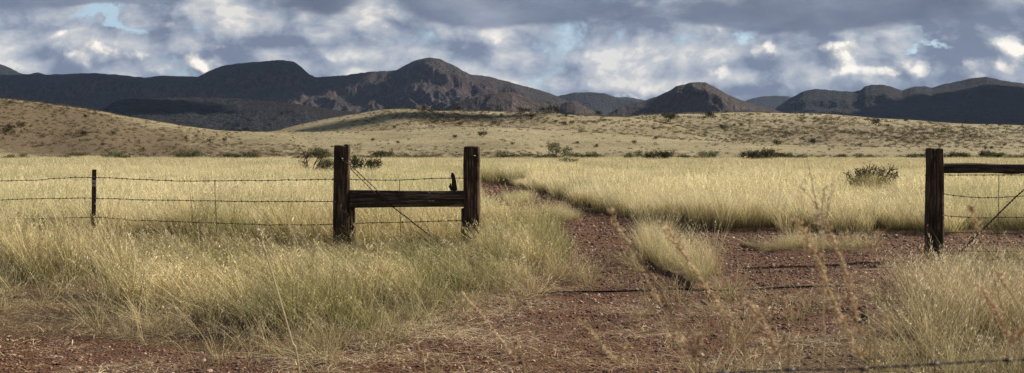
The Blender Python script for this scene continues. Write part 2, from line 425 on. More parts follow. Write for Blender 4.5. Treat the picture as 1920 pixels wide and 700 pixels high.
def mountain(name, D, wf, wb, sil, mat, label, relief=.22, scale=1.0, seed=0, cliff=0., ncol=900, nrow=110, x0=None, x1=None):
    x0 = x0 if x0 is not None else sil[0][0]; x1 = x1 if x1 is not None else sil[-1][0]
    px = np.linspace(x0, x1, ncol); py = poly(sil, px)
    k = np.array([.1, .2, .4, .2, .1]); pys = np.convolve(np.pad(py, 2, 'edge'), k, 'valid')
    pys = pys + 1.5 * fbm(px / 16., 0 * px + seed, 3, seed + 3)
    s = np.concatenate([np.linspace(0, 1, nrow), 1 + np.linspace(0, 1, 14)[1:] ** 1.3])
    PX, S = np.meshgrid(px, s); PY = np.tile(pys, (len(s), 1))
    Dn = D * (1 + .05 * perlin(PX / 260., 0 * PX + seed, seed))
    Yc = np.where(S <= 1, Dn - wf * (1 - S), Dn + wb * (S - 1))
    X = (PX - 960) / F * Yc
    H = np.maximum(CAMH + (HORY - PY) / F * Dn, 1)
    wx = X / (420 * scale) + .35 * fbm(X / 900., Yc / 900., 2, seed + 9)
    rid = ridged(wx, Yc / (1300 * scale), 5, seed + 5)             # spurs running down slope
    fine = ridged(X / (130 * scale), Yc / (170 * scale), 4, seed + 15)
    e = np.clip(S, 0, 1)
    prof = .35 * e + .65 * e ** 1.7
    if cliff:
        c = sstep(.80, .86, e + .02 * fine)
        prof = prof * (1 - cliff) + cliff * (c * (.55 + .45 * prof) + (1 - c) * prof * .62)
    env = np.sin(np.pi * np.clip(e, 0, 1)) ** .8
    z = H * (prof + relief * env * (rid * .8 - .35) * (1 - .4 * e)) + H * .05 * env * fine
    # keep the crest the skyline
    z = np.where(S <= 1, np.minimum(z, H * Yc / Dn * (1 - .012 * (1 - e))), z)
    bk = np.clip(S - 1, 0, 1); z = np.where(S > 1, H * (1 - bk ** 1.2), z)
    ed = np.minimum(sstep(x0, x0 + (x1 - x0) * .03, PX), 1) * 1.0
    z = z - 6
    n, q = PX.shape
    V = np.stack([X.ravel(), Yc.ravel(), z.ravel()], 1)
    i = np.arange(n - 1)[:, None] * q + np.arange(q - 1)[None, :]
    Q = np.stack([i, i + 1, i + q + 1, i + q], -1).reshape(-1, 4)
    me = mesh_np(name, V, Q, mat, True); o = link(name, me); tag(o, label, kind='structure')
    return o
mountain('mountain_range', 4700, 1700, 900, [(-700, 150), (-300, 136), (0, 138), (50, 136.5), (100, 137), (175, 134), (240, 139), (270, 143), (300, 139), (340, 140), (372, 141), (390, 131), (415, 121), (450, 115.5), (485, 113),
          (510, 110.5), (532, 109.5), (550, 113), (565, 122), (580, 137), (592, 142), (640, 139), (691, 132), (743, 129), (764, 117), (786, 108), (805, 105), (824, 107.5), (846, 117), (867, 129), (880, 136), (919, 141),
          (966, 154), (1009, 165), (1047, 178), (1068, 188), (1103, 199), (1124, 212), (1160, 240)], MM,
         'dark scrubby mountain range with flat butte and rounded capped peak', .50, .7, 3, .34, 1500, 170)
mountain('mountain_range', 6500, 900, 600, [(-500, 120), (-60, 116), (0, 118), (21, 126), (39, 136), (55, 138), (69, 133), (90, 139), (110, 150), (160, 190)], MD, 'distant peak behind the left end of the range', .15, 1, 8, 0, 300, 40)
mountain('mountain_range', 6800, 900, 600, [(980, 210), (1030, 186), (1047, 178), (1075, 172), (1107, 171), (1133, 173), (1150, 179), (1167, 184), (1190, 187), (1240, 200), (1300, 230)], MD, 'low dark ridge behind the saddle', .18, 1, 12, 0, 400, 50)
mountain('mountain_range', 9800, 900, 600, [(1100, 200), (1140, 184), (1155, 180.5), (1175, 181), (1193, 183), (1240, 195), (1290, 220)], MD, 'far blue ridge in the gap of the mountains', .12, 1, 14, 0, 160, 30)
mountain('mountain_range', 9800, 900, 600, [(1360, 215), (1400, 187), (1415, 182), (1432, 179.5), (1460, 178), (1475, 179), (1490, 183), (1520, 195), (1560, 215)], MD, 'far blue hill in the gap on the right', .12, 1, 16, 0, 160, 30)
mountain('mountain_range', 4700, 1700, 900, [(1400, 240), (1440, 212), (1456, 199), (1481, 182), (1507, 168), (1529, 164), (1555, 166), (1580, 168), (1600, 169), (1614, 166), (1622, 159), (1634, 156), (1657, 156), (1675, 161), (1691, 167), (1705, 162), (1717, 159.5),
          (1735, 159), (1747, 162), (1765, 156), (1794, 150), (1829, 142.5), (1850, 141.5), (1880, 148), (1920, 154), (2050, 160), (2400, 175), (2700, 210)], MD,
         'dark forested mountain range on the right with rounded summits', .25, 1.1, 23, .2, 1100, 150)
mountain('rocky_ridge', 3500, 1100, 500, [(1090, 232), (1120, 216), (1140, 209), (1165, 197), (1200, 187), (1230, 178), (1257, 165), (1268, 158), (1280, 155), (1297, 150.5), (1312, 150), (1323, 151), (1340, 159), (1366, 174), (1391, 184), (1421, 194), (1451, 201),
          (1477, 211), (1520, 230)], MR, 'jagged rocky butte standing in front of the gap', .38, .55, 33, .35, 800, 130)
mountain('rocky_ridge', 2900, 600, 400, [(780, 212), (820, 202), (854, 189), (880, 180), (906, 174), (940, 167), (966, 169), (1000, 183), (1030, 190), (1051, 192), (1063, 186), (1077, 184), (1090, 190), (1103, 198), (1124, 213), (1150, 232)], MR,
         'low rocky outcrop ridge below the rounded peak', .42, .35, 43, 0, 700, 90)
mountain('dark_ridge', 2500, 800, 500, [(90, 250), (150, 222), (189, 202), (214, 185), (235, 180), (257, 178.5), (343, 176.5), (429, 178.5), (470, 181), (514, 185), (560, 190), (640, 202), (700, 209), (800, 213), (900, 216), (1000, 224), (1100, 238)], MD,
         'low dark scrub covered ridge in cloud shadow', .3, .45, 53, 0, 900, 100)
mountain('dark_ridge', 2300, 500, 300, [(1080, 228), (1160, 214), (1200, 208), (1260, 206), (1330, 203), (1400, 201), (1440, 203), (1480, 210), (1540, 224), (1600, 240)], MR, 'low pale-speckled rocky ridge foot at right', .35, .35, 63, 0, 500, 60)

# unseen cloud banks added toward the sun to shade the mountains and a hill
def build_shade_clouds():
    m, t, out = new_mat('shade_cloud'); principled(t, out, (.8, .82, .85), 1., 0)
    alt = 1250.; k = alt / math.tan(SUN_EL); ox, oy = math.sin(SUN_AZ) * k, math.cos(SUN_AZ) * k
    spots = [(-1750, 4300, 700, 500), (-1050, 2300, 380, 110), (1350, 3900, 520, 420), (2500, 3700, 560, 380), (3300, 2900, 900, 500), (700, 5900, 900, 400),
             (-1900, 5600, 900, 400), (3000, 4900, 1000, 600), (-2600, 3200, 700, 400), (130, 3050, 220, 110), (-88, 640, 36, 15), (1150, 3000, 260, 160)]
    for i, (x, y, rx, ry) in enumerate(spots):
        bm = bmesh.new(); bmesh.ops.create_icosphere(bm, subdivisions=5, radius=1)
        co = np.array([v.co for v in bm.verts]); X, Y, Z = co.T
        d = 1 + .30 * fbm(X * 1.9 + i * 7, Y * 1.9 + Z, 4, 90 + i) + .08 * ridged(X * 6 + i, Y * 6 + Z * 4, 3, 70)
        for v, q in zip(bm.verts, d):
            v.co = Vector((v.co.x * q * rx, v.co.y * q * ry, (v.co.z * q * 130) if v.co.z > 0 else v.co.z * 35))
        me = bpy.data.meshes.new('cloud'); bm.to_mesh(me); bm.free(); me.materials.append(m)
        me.polygons.foreach_set('use_smooth', [True] * len(me.polygons))
        o = link('cloud', me, None, (x + ox, y + oy, alt)); tag(o, 'unseen cloud bank added to shade the slopes', kind='structure')
build_shade_clouds()
# pale air between the camera and the mountains
def build_haze():
    m, t, out = new_mat('haze_air'); v = t.n.new('ShaderNodeVolumePrincipled'); v.inputs['Density'].default_value = 1.7e-5; v.inputs['Color'].default_value = (.46, .64, 1, 1)
    t.l.new(v.outputs[0], out.inputs['Volume'])
    mb = MB(); x, y0, y1, z0, z1 = 12000, -3000, 11500, -60, 900
    mb.add([(a, b, c) for c in (z0, z1) for b in (y0, y1) for a in (-x, x)], [(0, 2, 3, 1), (4, 5, 7, 6), (0, 1, 5, 4), (2, 6, 7, 3), (0, 4, 6, 2), (1, 3, 7, 5)])
    tag(mb.build('haze', m), 'thin blue haze in front of the mountains', kind='stuff')
if not os.environ.get('NOHAZE'): build_haze()
#--NEXT--
# ------------------------------------------------------------------ grass
def grass_material(name, low, mid, tip, head, patch, pscale=.25, trans=.35, pstr=.7):
    m, t, out = new_mat(name)
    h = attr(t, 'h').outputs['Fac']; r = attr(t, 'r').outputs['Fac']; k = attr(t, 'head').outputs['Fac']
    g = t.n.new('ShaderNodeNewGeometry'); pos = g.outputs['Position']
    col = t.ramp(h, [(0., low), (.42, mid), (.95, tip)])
    col = t.mix(k, col, head)
    mp = t.n.new('ShaderNodeMapping'); t.l.new(pos, mp.inputs[0]); mp.inputs['Scale'].default_value = (1, .6, 0)
    pn = t.noise(mp.outputs[0], pscale, 3, .6, dims='2D').outputs[0]
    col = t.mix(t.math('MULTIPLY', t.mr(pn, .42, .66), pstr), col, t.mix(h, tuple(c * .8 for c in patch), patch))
    rnd = t.math('ADD', t.math('MULTIPLY', r, 1.0), .46)
    col = t.vm('SCALE', col, scale=rnd)
    oi = t.n.new('ShaderNodeObjectInfo')
    hs = t.n.new('ShaderNodeHueSaturation'); t.l.new(col, hs.inputs['Color'])
    t.put(hs.inputs['Value'], t.mr(oi.outputs['Random'], 0, 1, .82, 1.14, False)); t.put(hs.inputs['Hue'], t.mr(r, 0, 1, .488, .512, False))
    d = t.n.new('ShaderNodeBsdfDiffuse'); tr = t.n.new('ShaderNodeBsdfTranslucent'); mx = t.n.new('ShaderNodeMixShader')
    t.l.new(hs.outputs[0], d.inputs['Color']); t.l.new(hs.outputs[0], tr.inputs['Color']); mx.inputs[0].default_value = trans
    t.l.new(d.outputs[0], mx.inputs[1]); t.l.new(tr.outputs[0], mx.inputs[2]); t.l.new(mx.outputs[0], out.inputs['Surface'])
    return m
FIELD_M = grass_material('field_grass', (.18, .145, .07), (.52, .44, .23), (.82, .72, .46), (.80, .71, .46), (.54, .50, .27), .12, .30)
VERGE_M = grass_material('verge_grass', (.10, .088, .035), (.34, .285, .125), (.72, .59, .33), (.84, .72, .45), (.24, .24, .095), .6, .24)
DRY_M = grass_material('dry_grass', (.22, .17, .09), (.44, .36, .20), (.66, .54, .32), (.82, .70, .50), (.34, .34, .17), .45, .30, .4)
STRAW_M = grass_material('straw', (.55, .42, .26), (.68, .55, .37), (.82, .70, .50), (.8, .66, .48), (.42, .30, .18), 1.2, .15)

def tuft(n, rad, h, hv, w, lean, droop, head, seed, wind=(-.10, -.02), flat=0., spread=1.):
    g = np.random.default_rng(seed)
    V = []; Fc = []; H = []; Rn = []; Kd = []
    for i in range(n):
        a = g.uniform(0, 2 * math.pi); q = rad * math.sqrt(g.uniform(0, 1)) * spread
        bx, by = q * math.cos(a), q * math.sin(a)
        hh = h * max(.25, 1 + hv * g.normal()); a2 = a + g.normal() * .9
        ln = lean * (.3 + abs(g.normal()) * .7); dr = droop * g.uniform(.3, 1.4)
        dx, dy = math.cos(a2), math.sin(a2); fa = g.uniform(0, math.pi); wx, wy = math.cos(fa), math.sin(fa); ww = w * g.uniform(.6, 1.3)
        rr = g.uniform(); b0 = len(V); seg = 4
        def pt(t):
            o = (ln * t + dr * t * t) * hh
            if flat:
                z = .012 + flat * hh * t * (1 - t * .9) * g.uniform(.3, 1); return (bx + dx * hh * t, by + dy * hh * t, z)
            return (bx + dx * o + wind[0] * hh * t * t, by + dy * o + wind[1] * hh * t * t, hh * t * (1 - .22 * dr * t * t - .1 * ln))
        ish = g.uniform() < head
        top = None
        for s in range(seg + 1):
            t = s / seg; x, y, z = pt(t); wd = ww * (1 - .85 * t ** 1.6) * .5
            if s < seg:
                V += [(x - wx * wd, y - wy * wd, z), (x + wx * wd, y + wy * wd, z)]; H += [t, t]
            else: V.append((x, y, z)); H.append(t)
            top = (x, y, z)
        for s in range(seg - 1): Fc.append((b0 + 2 * s, b0 + 2 * s + 1, b0 + 2 * s + 3, b0 + 2 * s + 2))
        Fc.append((b0 + 2 * seg - 2, b0 + 2 * seg - 1, b0 + 2 * seg)); m = 2 * seg + 1
        Rn += [rr] * m; Kd += [0.] * m
        if ish:
            for j in range(g.integers(5, 9)):
                t = g.uniform(.72, 1.0); x, y, z = pt(t); aa = g.uniform(0, 2 * math.pi); L = hh * g.uniform(.03, .07); e = w * .42
                sx, sy = math.cos(aa) * L * .6, math.sin(aa) * L * .6; c0 = len(V)
                V += [(x, y, z), (x + sx * .5 + e, y + sy * .5, z + L * .4), (x + sx, y + sy, z + L * .8), (x + sx * .5 - e, y + sy * .5 + e * .5, z + L * .5)]
                Fc.append((c0, c0 + 1, c0 + 2, c0 + 3)); H += [t] * 4; Rn += [rr] * 4; Kd += [1.] * 4
    return V, Fc, dict(h=H, r=Rn, head=Kd)
def variant_col(name, mat, specs):
    c = bpy.data.collections.new(name)
    for i, sp in enumerate(specs):
        V, Fc, A = sp if isinstance(sp, tuple) and len(sp) == 3 and isinstance(sp[2], dict) else tuft(**sp)
        me = mesh_np('%s_piece' % name, V, Fc, mat, False, A)
        o = bpy.data.objects.new('%s_piece' % name, me); c.objects.link(o)
    return c
def scatter(name, colc, pts, rot, scl, nvar, label, kind='stuff'):
    me = bpy.data.meshes.new(name); n = len(pts)
    me.vertices.add(n); me.vertices.foreach_set('co', np.asarray(pts, np.float32).ravel())
    a = me.attributes.new('turn', 'FLOAT_VECTOR', 'POINT'); a.data.foreach_set('vector', np.asarray(rot, np.float32).ravel())
    a = me.attributes.new('size', 'FLOAT_VECTOR', 'POINT'); a.data.foreach_set('vector', np.asarray(scl, np.float32).ravel())
    a = me.attributes.new('pick', 'INT', 'POINT'); a.data.foreach_set('value', rng.integers(0, nvar, n).astype(np.int32))
    ng = bpy.data.node_groups.new(name, 'GeometryNodeTree')
    ng.interface.new_socket('Geometry', in_out='INPUT', socket_type='NodeSocketGeometry'); ng.interface.new_socket('Geometry', in_out='OUTPUT', socket_type='NodeSocketGeometry')
    gi = ng.nodes.new('NodeGroupInput'); go = ng.nodes.new('NodeGroupOutput'); ip = ng.nodes.new('GeometryNodeInstanceOnPoints')
    ci = ng.nodes.new('GeometryNodeCollectionInfo'); ci.inputs['Collection'].default_value = colc; ci.inputs['Separate Children'].default_value = True; ci.inputs['Reset Children'].default_value = True
    def na(nm, ty):
        q = ng.nodes.new('GeometryNodeInputNamedAttribute'); q.data_type = ty; q.inputs['Name'].default_value = nm
        return next(o for o in q.outputs if o.enabled and o.name == 'Attribute')
    ng.links.new(gi.outputs[0], ip.inputs['Points']); ng.links.new(ci.outputs[0], ip.inputs['Instance']); ip.inputs['Pick Instance'].default_value = True
    ng.links.new(na('pick', 'INT'), ip.inputs['Instance Index']); ng.links.new(na('turn', 'FLOAT_VECTOR'), ip.inputs['Rotation']); ng.links.new(na('size', 'FLOAT_VECTOR'), ip.inputs['Scale'])
    ng.links.new(ip.outputs[0], go.inputs[0])
    o = link(name, me); md = o.modifiers.new('scatter', 'NODES'); md.node_group = ng
    tag(o, label, kind=kind); return o
def sample(y0, y1, dens, side=.47):
    """random ground points, dens per square metre, between two distances, inside the widened view wedge"""
    n = int(side * (y1 * y1 - y0 * y0) * dens)
    Y = np.sqrt(rng.uniform(y0 * y0, y1 * y1, n)); X = rng.uniform(-side, side, n) * Y + rng.normal(size=n) * .3
    return X, Y
def place(name, colc, nvar, X, Y, size, label, tilt=.10, sink=.0, hvar=.18, zs=None):
    n = len(X); Z = ground_z(X, Y) - sink
    rot = np.stack([rng.normal(size=n) * tilt, rng.normal(size=n) * tilt, rng.uniform(-.9, .9, n)], 1)
    s = size * (1 + hvar * rng.normal(size=n)).clip(.5, 1.7); sz = s if zs is None else s * zs
    return scatter(name, colc, np.stack([X, Y, Z], 1), rot, np.stack([s, s, sz], 1), nvar, label)

# zones of the grass: tall cream field behind the track, greener verge at the left, thin dry grass at the right
def height_map(X, Y): return 1 + .35 * fbm(X / 5., Y / 4., 3, 33) + .45 * fbm(X / 22., Y / 7., 2, 35)
def front_edge(px):   # photo row of the front of the tall grass
    return poly([(-900, 556), (0, 556), (150, 560), (165, 590), (230, 600), (420, 606), (520, 640), (590, 646), (680, 628), (760, 602), (860, 578), (932, 545), (1030, 520), (1085, 500), (1400, 470), (1640, 476), (1760, 486), (2500, 500)], px)
def fence_y(px): return np.where(px < 650, 15.72 / (1 + .57 * (px - 960) / 2400), 17.) + .1
def clearing(px, Y):
    k = np.ones(len(px))
    for x0, x1, ya, yb, f in ((1570, 1700, 25, 43, .62), (550, 722, 62, 84, .45), (1040, 1092, 118, 152, .5)): k = np.where((px > x0) & (px < x1) & (Y > ya) & (Y < yb), f, k)
    return k
def build_grass():
    fieldc = variant_col('field_tuft', FIELD_M, [dict(n=56, rad=.12, h=.50, hv=.22, w=.0062, lean=.20, droop=.32, head=.25, seed=s) for s in range(7)])
    midc = variant_col('field_tuft_broad', FIELD_M, [dict(n=80, rad=.28, h=.50, hv=.20, w=.011, lean=.18, droop=.26, head=.2, seed=20 + s) for s in range(6)])
    farc = variant_col('field_tuft_far', FIELD_M, [dict(n=80, rad=.62, h=.50, hv=.20, w=.024, lean=.20, droop=.30, head=.12, seed=40 + s) for s in range(6)])
    vergec = variant_col('verge_tuft', VERGE_M, [dict(n=90, rad=.10, h=.56, hv=.24, w=.0056, lean=.20, droop=.26, head=.22, seed=60 + s, wind=(-.16, -.03)) for s in range(8)])
    dryc = variant_col('dry_tuft', DRY_M, [dict(n=46, rad=.08, h=.27, hv=.32, w=.0032, lean=.45, droop=.5, head=.35, seed=80 + s) for s in range(8)])
    strawc = variant_col('straw_piece', STRAW_M, [dict(n=30, rad=.22, h=.15, hv=.5, w=.0038, lean=0, droop=0, head=0, seed=100 + s, flat=.25) for s in range(8)])
    # field
    for nm, c, nv, y0, y1, de in (('field_grass', fieldc, 7, 19.5, 34, 20), ('field_grass', midc, 6, 33, 75, 7.5), ('field_grass', farc, 6, 73, 232, 2.5)):
        X, Y = sample(y0, y1, de, .56 if y1 < 80 else .48); px, py, road, isl, left = masks(X, Y, 2.2)
        ok = ~road & ~isl; ok &= ~((py > 462) & (px > 1000)); ok &= ~((py > 434) & (py < 463) & (px > 1640)); ok &= (py < 455) | (px < 1070)
        # a few thin places
        thin = fbm(X / 3.2, Y / 3.2, 3, 51); ok &= (thin > -.42) | (rng.uniform(size=len(X)) < .25)
        X, Y, px, py = X[ok], Y[ok], px[ok], py[ok]; hm = height_map(X, Y) * np.where((px > 860) & (px < 1010) & (py > 345) & (py < 440), .5, np.where((px > 880) & (px < 1085) & (py > 334) & (py < 345), 1.5, 1)) * clearing(px, Y)
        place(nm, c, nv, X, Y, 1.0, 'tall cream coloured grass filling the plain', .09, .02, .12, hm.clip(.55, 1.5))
    # verge on the left, in front of and around the fence
    X, Y = sample(8.6, 20.5, 24, .58); px, py, road, isl, left = masks(X, Y, .5)
    fe = front_edge(px) + 14 * fbm(X / .6, Y / .6, 3, 91)
    ok = ~road & ~left & (px < 1100) & (py < fe)
    hol = ((px < 215) & (py > 534)) | ((px > 235) & (px < 440) & (py > 470) & (py < 520) & (rng.uniform(size=len(X)) < .55)); ok &= ~hol
    thin = fbm(X / 1.3, Y / 1.3, 3, 52) + .3 * ((px > 905) & (py < 520)); ok &= (thin > -.09) | (rng.uniform(size=len(X)) < .2)
    X, Y, py, fe, px = X[ok], Y[ok], py[ok], fe[ok], px[ok]
    zs = (.55 + .52 * sstep(0, 60, fe - py)) * (1 + .6 * fbm(X / .9, Y / .9, 3, 37))
    zs *= 1 - .22 * np.exp(-((px - 1000) / 90) ** 2)
    lim = (1.4 - (484 - 288) / 2400 * Y).clip(.07, 2) / .56 * .76
    zs = np.where(Y < fence_y(px), np.minimum(zs, lim * (1 + .12 * rng.normal(size=len(X)))), zs * .85)
    zs = np.where((px > 905) & (Y > 14.2), np.maximum(zs * 1.25, .72), zs)
    zs = np.where((px < 230) & (py > 485), np.maximum(zs, .85), zs)
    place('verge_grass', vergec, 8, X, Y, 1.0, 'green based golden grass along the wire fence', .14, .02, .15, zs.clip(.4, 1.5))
    islc = variant_col('island_tuft', FIELD_M, [dict(n=75, rad=.13, h=.62, hv=.28, w=.0042, lean=.34, droop=.4, head=.2, seed=160 + s, wind=(-.16, -.03)) for s in range(8)])
    X = rng.normal(size=60) * .42 + 11.2; Y = rng.normal(size=60) * .22 + 40.2
    place('green_grass', vergec, 8, X, Y, .95, 'green grass round the foot of the thorny shrub', .14, .02, .2)
    # scattered taller pale culms that stand over the grass and lean with the wind
    culmc = variant_col('pale_culm', DRY_M, [dict(n=7, rad=.10, h=.68, hv=.16, w=.0046, lean=.16, droop=.22, head=.8, seed=190 + s, wind=(-.34, -.04)) for s in range(8)])
    X, Y = sample(9.5, 26, 3.6, .47); px, py, road, isl, left = masks(X, Y, .5); ok = ~road & ~left & ~isl & ((px < 1070) & (py < front_edge(px) - 12) | (py < 428) & (px >= 1070))
    ok &= fbm(X / 2., Y / 2., 3, 93) > -.08
    X, Y, px = X[ok], Y[ok], px[ok]; lim = (1.4 - (424 - 288) / 2400 * Y).clip(.28, 2) / .66
    place('pale_culms', culmc, 8, X, Y, 1., 'pale dry culms standing over the golden grass by the fence', .14, .02, .12, np.minimum(1, lim * np.where((px > 600) & (px < 930), .72, 1)))
    # islands between the wheel tracks
    X, Y = sample(12, 48, 32, .40); px, py, road, isl, left = masks(X, Y, .5); ok = isl & (fbm(X / .6, Y / .9, 3, 95) + rng.normal(size=len(X)) * .15 > -.12)
    X, Y, py = X[ok], Y[ok], py[ok]; 
    place('island_grass', islc, 8, X, Y, .50, 'pale grass islands between the wheel tracks', .16, .02, .2, (np.where(py > 452, np.where(X < 2.9, 1.2, .62), .85) * (1 + .9 * fbm(X / .7, Y / .8, 3, 5))).clip(.3, 1.7))
    # dry grass, right side
    X, Y = sample(6.8, 26, 26, .62); px, py, road, isl, left = masks(X, Y, 1.)
    d = np.where(road | isl, 0., 1.); thin = fbm(X / 1.2, Y / 1.2, 4, 53)
    right = (px > 1150) & (py > 455)
    dens = np.where(right, d * (.12 + 1.25 * thin + .26 * sstep(1560, 1720, px)), 0)
    ok = rng.uniform(size=len(X)) < dens.clip(0, 1)
    zs = 1 + .5 * fbm(X / 1.5, Y / 1.5, 3, 57) + .55 * sstep(520, 470, py[ok] * 1.0).mean() * 0
    place('dry_grass', dryc, 8, X[ok], Y[ok], 1.0, 'thin dry grass on the gravel at the right', .2, .01, .25, np.minimum(1.0 + .5 * fbm(X[ok] / 1.5, Y[ok] / 1.5, 3, 57) + .4 * sstep(1600, 1760, px[ok]), (1.4 - (478 - 288) / 2400 * Y[ok]).clip(.08, 2) / .27 * .8).clip(.3, 2.0))
    # dry skirts in front of the verge, stray tufts on the track
    X, Y = sample(6.8, 18, 26, .47); px, py, road, isl, left = masks(X, Y, 1.)
    fe = front_edge(px); skirt = (px < 1120) & (py > fe - 30) & (py < fe + 45) & ~(road & (py < fe + 4))
    thin = fbm(X / .8, Y / .8, 3, 54)
    p = np.where(skirt, .55 + thin, 0.) + np.where(road & (py > 545) & ~skirt, .055 * sstep(.1, .4, thin) + .006, 0) + np.where(left & (py < 700), .10 * sstep(-.2, .2, thin), 0)
    p += np.where(road & (py > 455) & (py < 520) & (px > 1130) & (px < 1240), .12, 0) + np.where(road & (px > 1160) & (px < 1360) & (py > 525) & (py < 600), .22 * sstep(-.1, .3, thin), 0) + np.where(road & (px > 1230) & (px < 1580) & (py > 560), .26 * sstep(-.15, .3, thin), 0)
    ok = rng.uniform(size=len(X)) < p.clip(0, 1)
    place('dry_grass', dryc, 8, X[ok], Y[ok], .85, 'short dry grass at the edge of the gravel', .3, .01, .3, (1 + .4 * fbm(X[ok], Y[ok], 3, 58)).clip(.4, 1.7))
    # straw lying on the gravel
    X, Y = sample(6.6, 17.5, 75, .47); px, py, road, isl, left = masks(X, Y, 1.); fe = front_edge(px)
    streak = fbm(X / 1.6, Y / .35, 4, 55)
    p = np.where((py > 545) & (px > 500), .15 + 1.7 * streak, 0); p = np.where((py > fe - 15) & (px < 1060), .42 + 1.2 * streak, p); p = np.where(left & (py > 640), .16 + 1.4 * streak, p)
    p *= np.where((px > 60) & (px < 170) & (py > 560) & (py < 600), .25, 1); p *= np.where((px < 230) & (py < 572), .15, 1); p *= np.where((px > 1060) & (px < 1560) & (py < 585), .25, 1)
    p = np.where((px > 1600) & (py > 500), .10 + streak, p)
    ok = rng.uniform(size=len(X)) < p.clip(0, 1)
    X, Y = X[ok], Y[ok]; n = len(X)
    place('straw', strawc, 8, X, Y, .85, 'bleached straw lying flat on the red gravel', .05, -.012, .3)
build_grass()

# ------------------------------------------------------------------ gravel
def build_gravel():
    m, t, out = new_mat('gravel_stone')
    oi = t.n.new('ShaderNodeObjectInfo'); tc = t.n.new('ShaderNodeTexCoord')
    c = t.ramp(oi.outputs['Random'], [(0, (.038, .016, .008)), (.35, (.092, .042, .022)), (.7, (.18, .09, .052)), (.88, (.32, .195, .125)), (1, (.58, .42, .30))])
    n = t.noise(tc.outputs['Object'], 30, 3).outputs[0]
    principled(t, out, t.mix(t.mr(n, .4, .7), c, t.mix(.5, c, (.3, .2, .15))), .8, .3)
    specs = []
    for s in range(7):
        bm = bmesh.new(); bmesh.ops.create_icosphere(bm, subdivisions=2 if s < 3 else 1, radius=1); g = np.random.default_rng(s)
        for v in bm.verts:
            q = np.array(v.co); k = 1 + .35 * float(perlin(q[0] * 1.3 + s * 5, q[1] * 1.3 + q[2], s)) + .12 * g.normal()
            v.co = v.co * k; v.co.z *= .62
        specs.append(([tuple(v.co) for v in bm.verts], [tuple(v.index for v in f.verts) for f in bm.faces], dict(h=[0] * len(bm.verts)))); bm.free()
    c = variant_col('gravel_stone', m, specs)
    parts = []
    for y0, y1, de, sc in ((6.6, 11, 520, .0078), (11, 19, 420, .0098), (19, 34, 150, .015), (34, 60, 16, .03)):
        X, Y = sample(y0, y1, de, .45); px, py, road, isl, left = masks(X, Y, 1.)
        ok = (road | left | ((py > 470) & (px > 1100) & (rng.uniform(size=len(X)) < .35))) & ~isl
        cl = fbm(X / .5, Y / .5, 3, 81); ok &= rng.uniform(size=len(X)) < (.65 + cl).clip(.1, 1)
        X, Y = X[ok], Y[ok]; n = len(X); s = sc * np.exp(rng.normal(size=n) * .38)
        parts.append((X, Y, s))
    X = np.concatenate([p[0] for p in parts]); Y = np.concatenate([p[1] for p in parts]); s = np.concatenate([p[2] for p in parts]); n = len(X)
    _, _, road, _, _ = masks(X, Y); Z = ground_z(X, Y) - .05 * road + s * .25
    rot = rng.uniform(-3.1, 3.1, (n, 3)) * np.array([.12, .12, 1])
    scatter('gravel', c, np.stack([X, Y, Z], 1), rot, np.stack([s * rng.uniform(.8, 1.4, n), s, s * rng.uniform(.7, 1.2, n)], 1), 7, 'reddish brown gravel covering the track')
    print('gravel', n)
build_gravel()
#--NEXT2--
# ------------------------------------------------------------------ wood, steel, wire
def wood_material(name, a, b, edge, sc=1.):
    m, t, out = new_mat(name)
    tc = t.n.new('ShaderNodeTexCoord'); mp = t.n.new('ShaderNodeMapping'); t.l.new(tc.outputs['Object'], mp.inputs[0])
    ax = attr(t, 'along').outputs['Vector']; t.l.new(ax, mp.inputs[0])
    mp.inputs['Scale'].default_value = (1, 1, .07)
    n1 = t.noise(mp.outputs[0], 42, 6, .68, .4).outputs[0]; n2 = t.noise(ax, 5, 4, .6).outputs[0]; n3 = t.noise(mp.outputs[0], 110, 3, .6).outputs[0]
    c = t.ramp(n1, [(.34, a), (.52, b), (.70, edge)])
    c = t.mix(t.mr(n2, .45, .7), c, t.mix(.6, c, (.02, .013, .01)))
    h = t.math('ADD', n1, t.math('MULTIPLY', n3, .4))
    principled(t, out, c, .88, .15, bump(t, h, 1., .014)); return m
WOOD = wood_material('weathered_wood', (.018, .013, .009), (.064, .044, .030), (.28, .18, .12))
WOODL = wood_material('rail_wood', (.018, .014, .010), (.066, .050, .038), (.24, .18, .13))
def metal_material(name, a, b, sc=30., rough=.6, metal=.5):
    m, t, out = new_mat(name); g = t.n.new('ShaderNodeNewGeometry'); n = t.noise(g.outputs['Position'], sc, 4, .6).outputs[0]
    principled(t, out, t.ramp(n, [(.35, a), (.65, b)]), rough, .4, bump(t, n, .4, .003), metal); return m
RUST = metal_material('rusty_wire', (.025, .016, .012), (.085, .05, .035), 60)
STEEL = metal_material('galvanised_wire', (.035, .035, .037), (.13, .13, .135), 90, .65, .4)
STAPLE = metal_material('bright_staple', (.35, .34, .32), (.6, .58, .55), 90, .5, .3)
TPOST = metal_material('rusted_post_steel', (.018, .012, .011), (.075, .04, .03), 22, .7, .3)
PAINT = metal_material('chipped_pale_paint', (.10, .07, .06), (.55, .50, .46), 55, .7, 0)

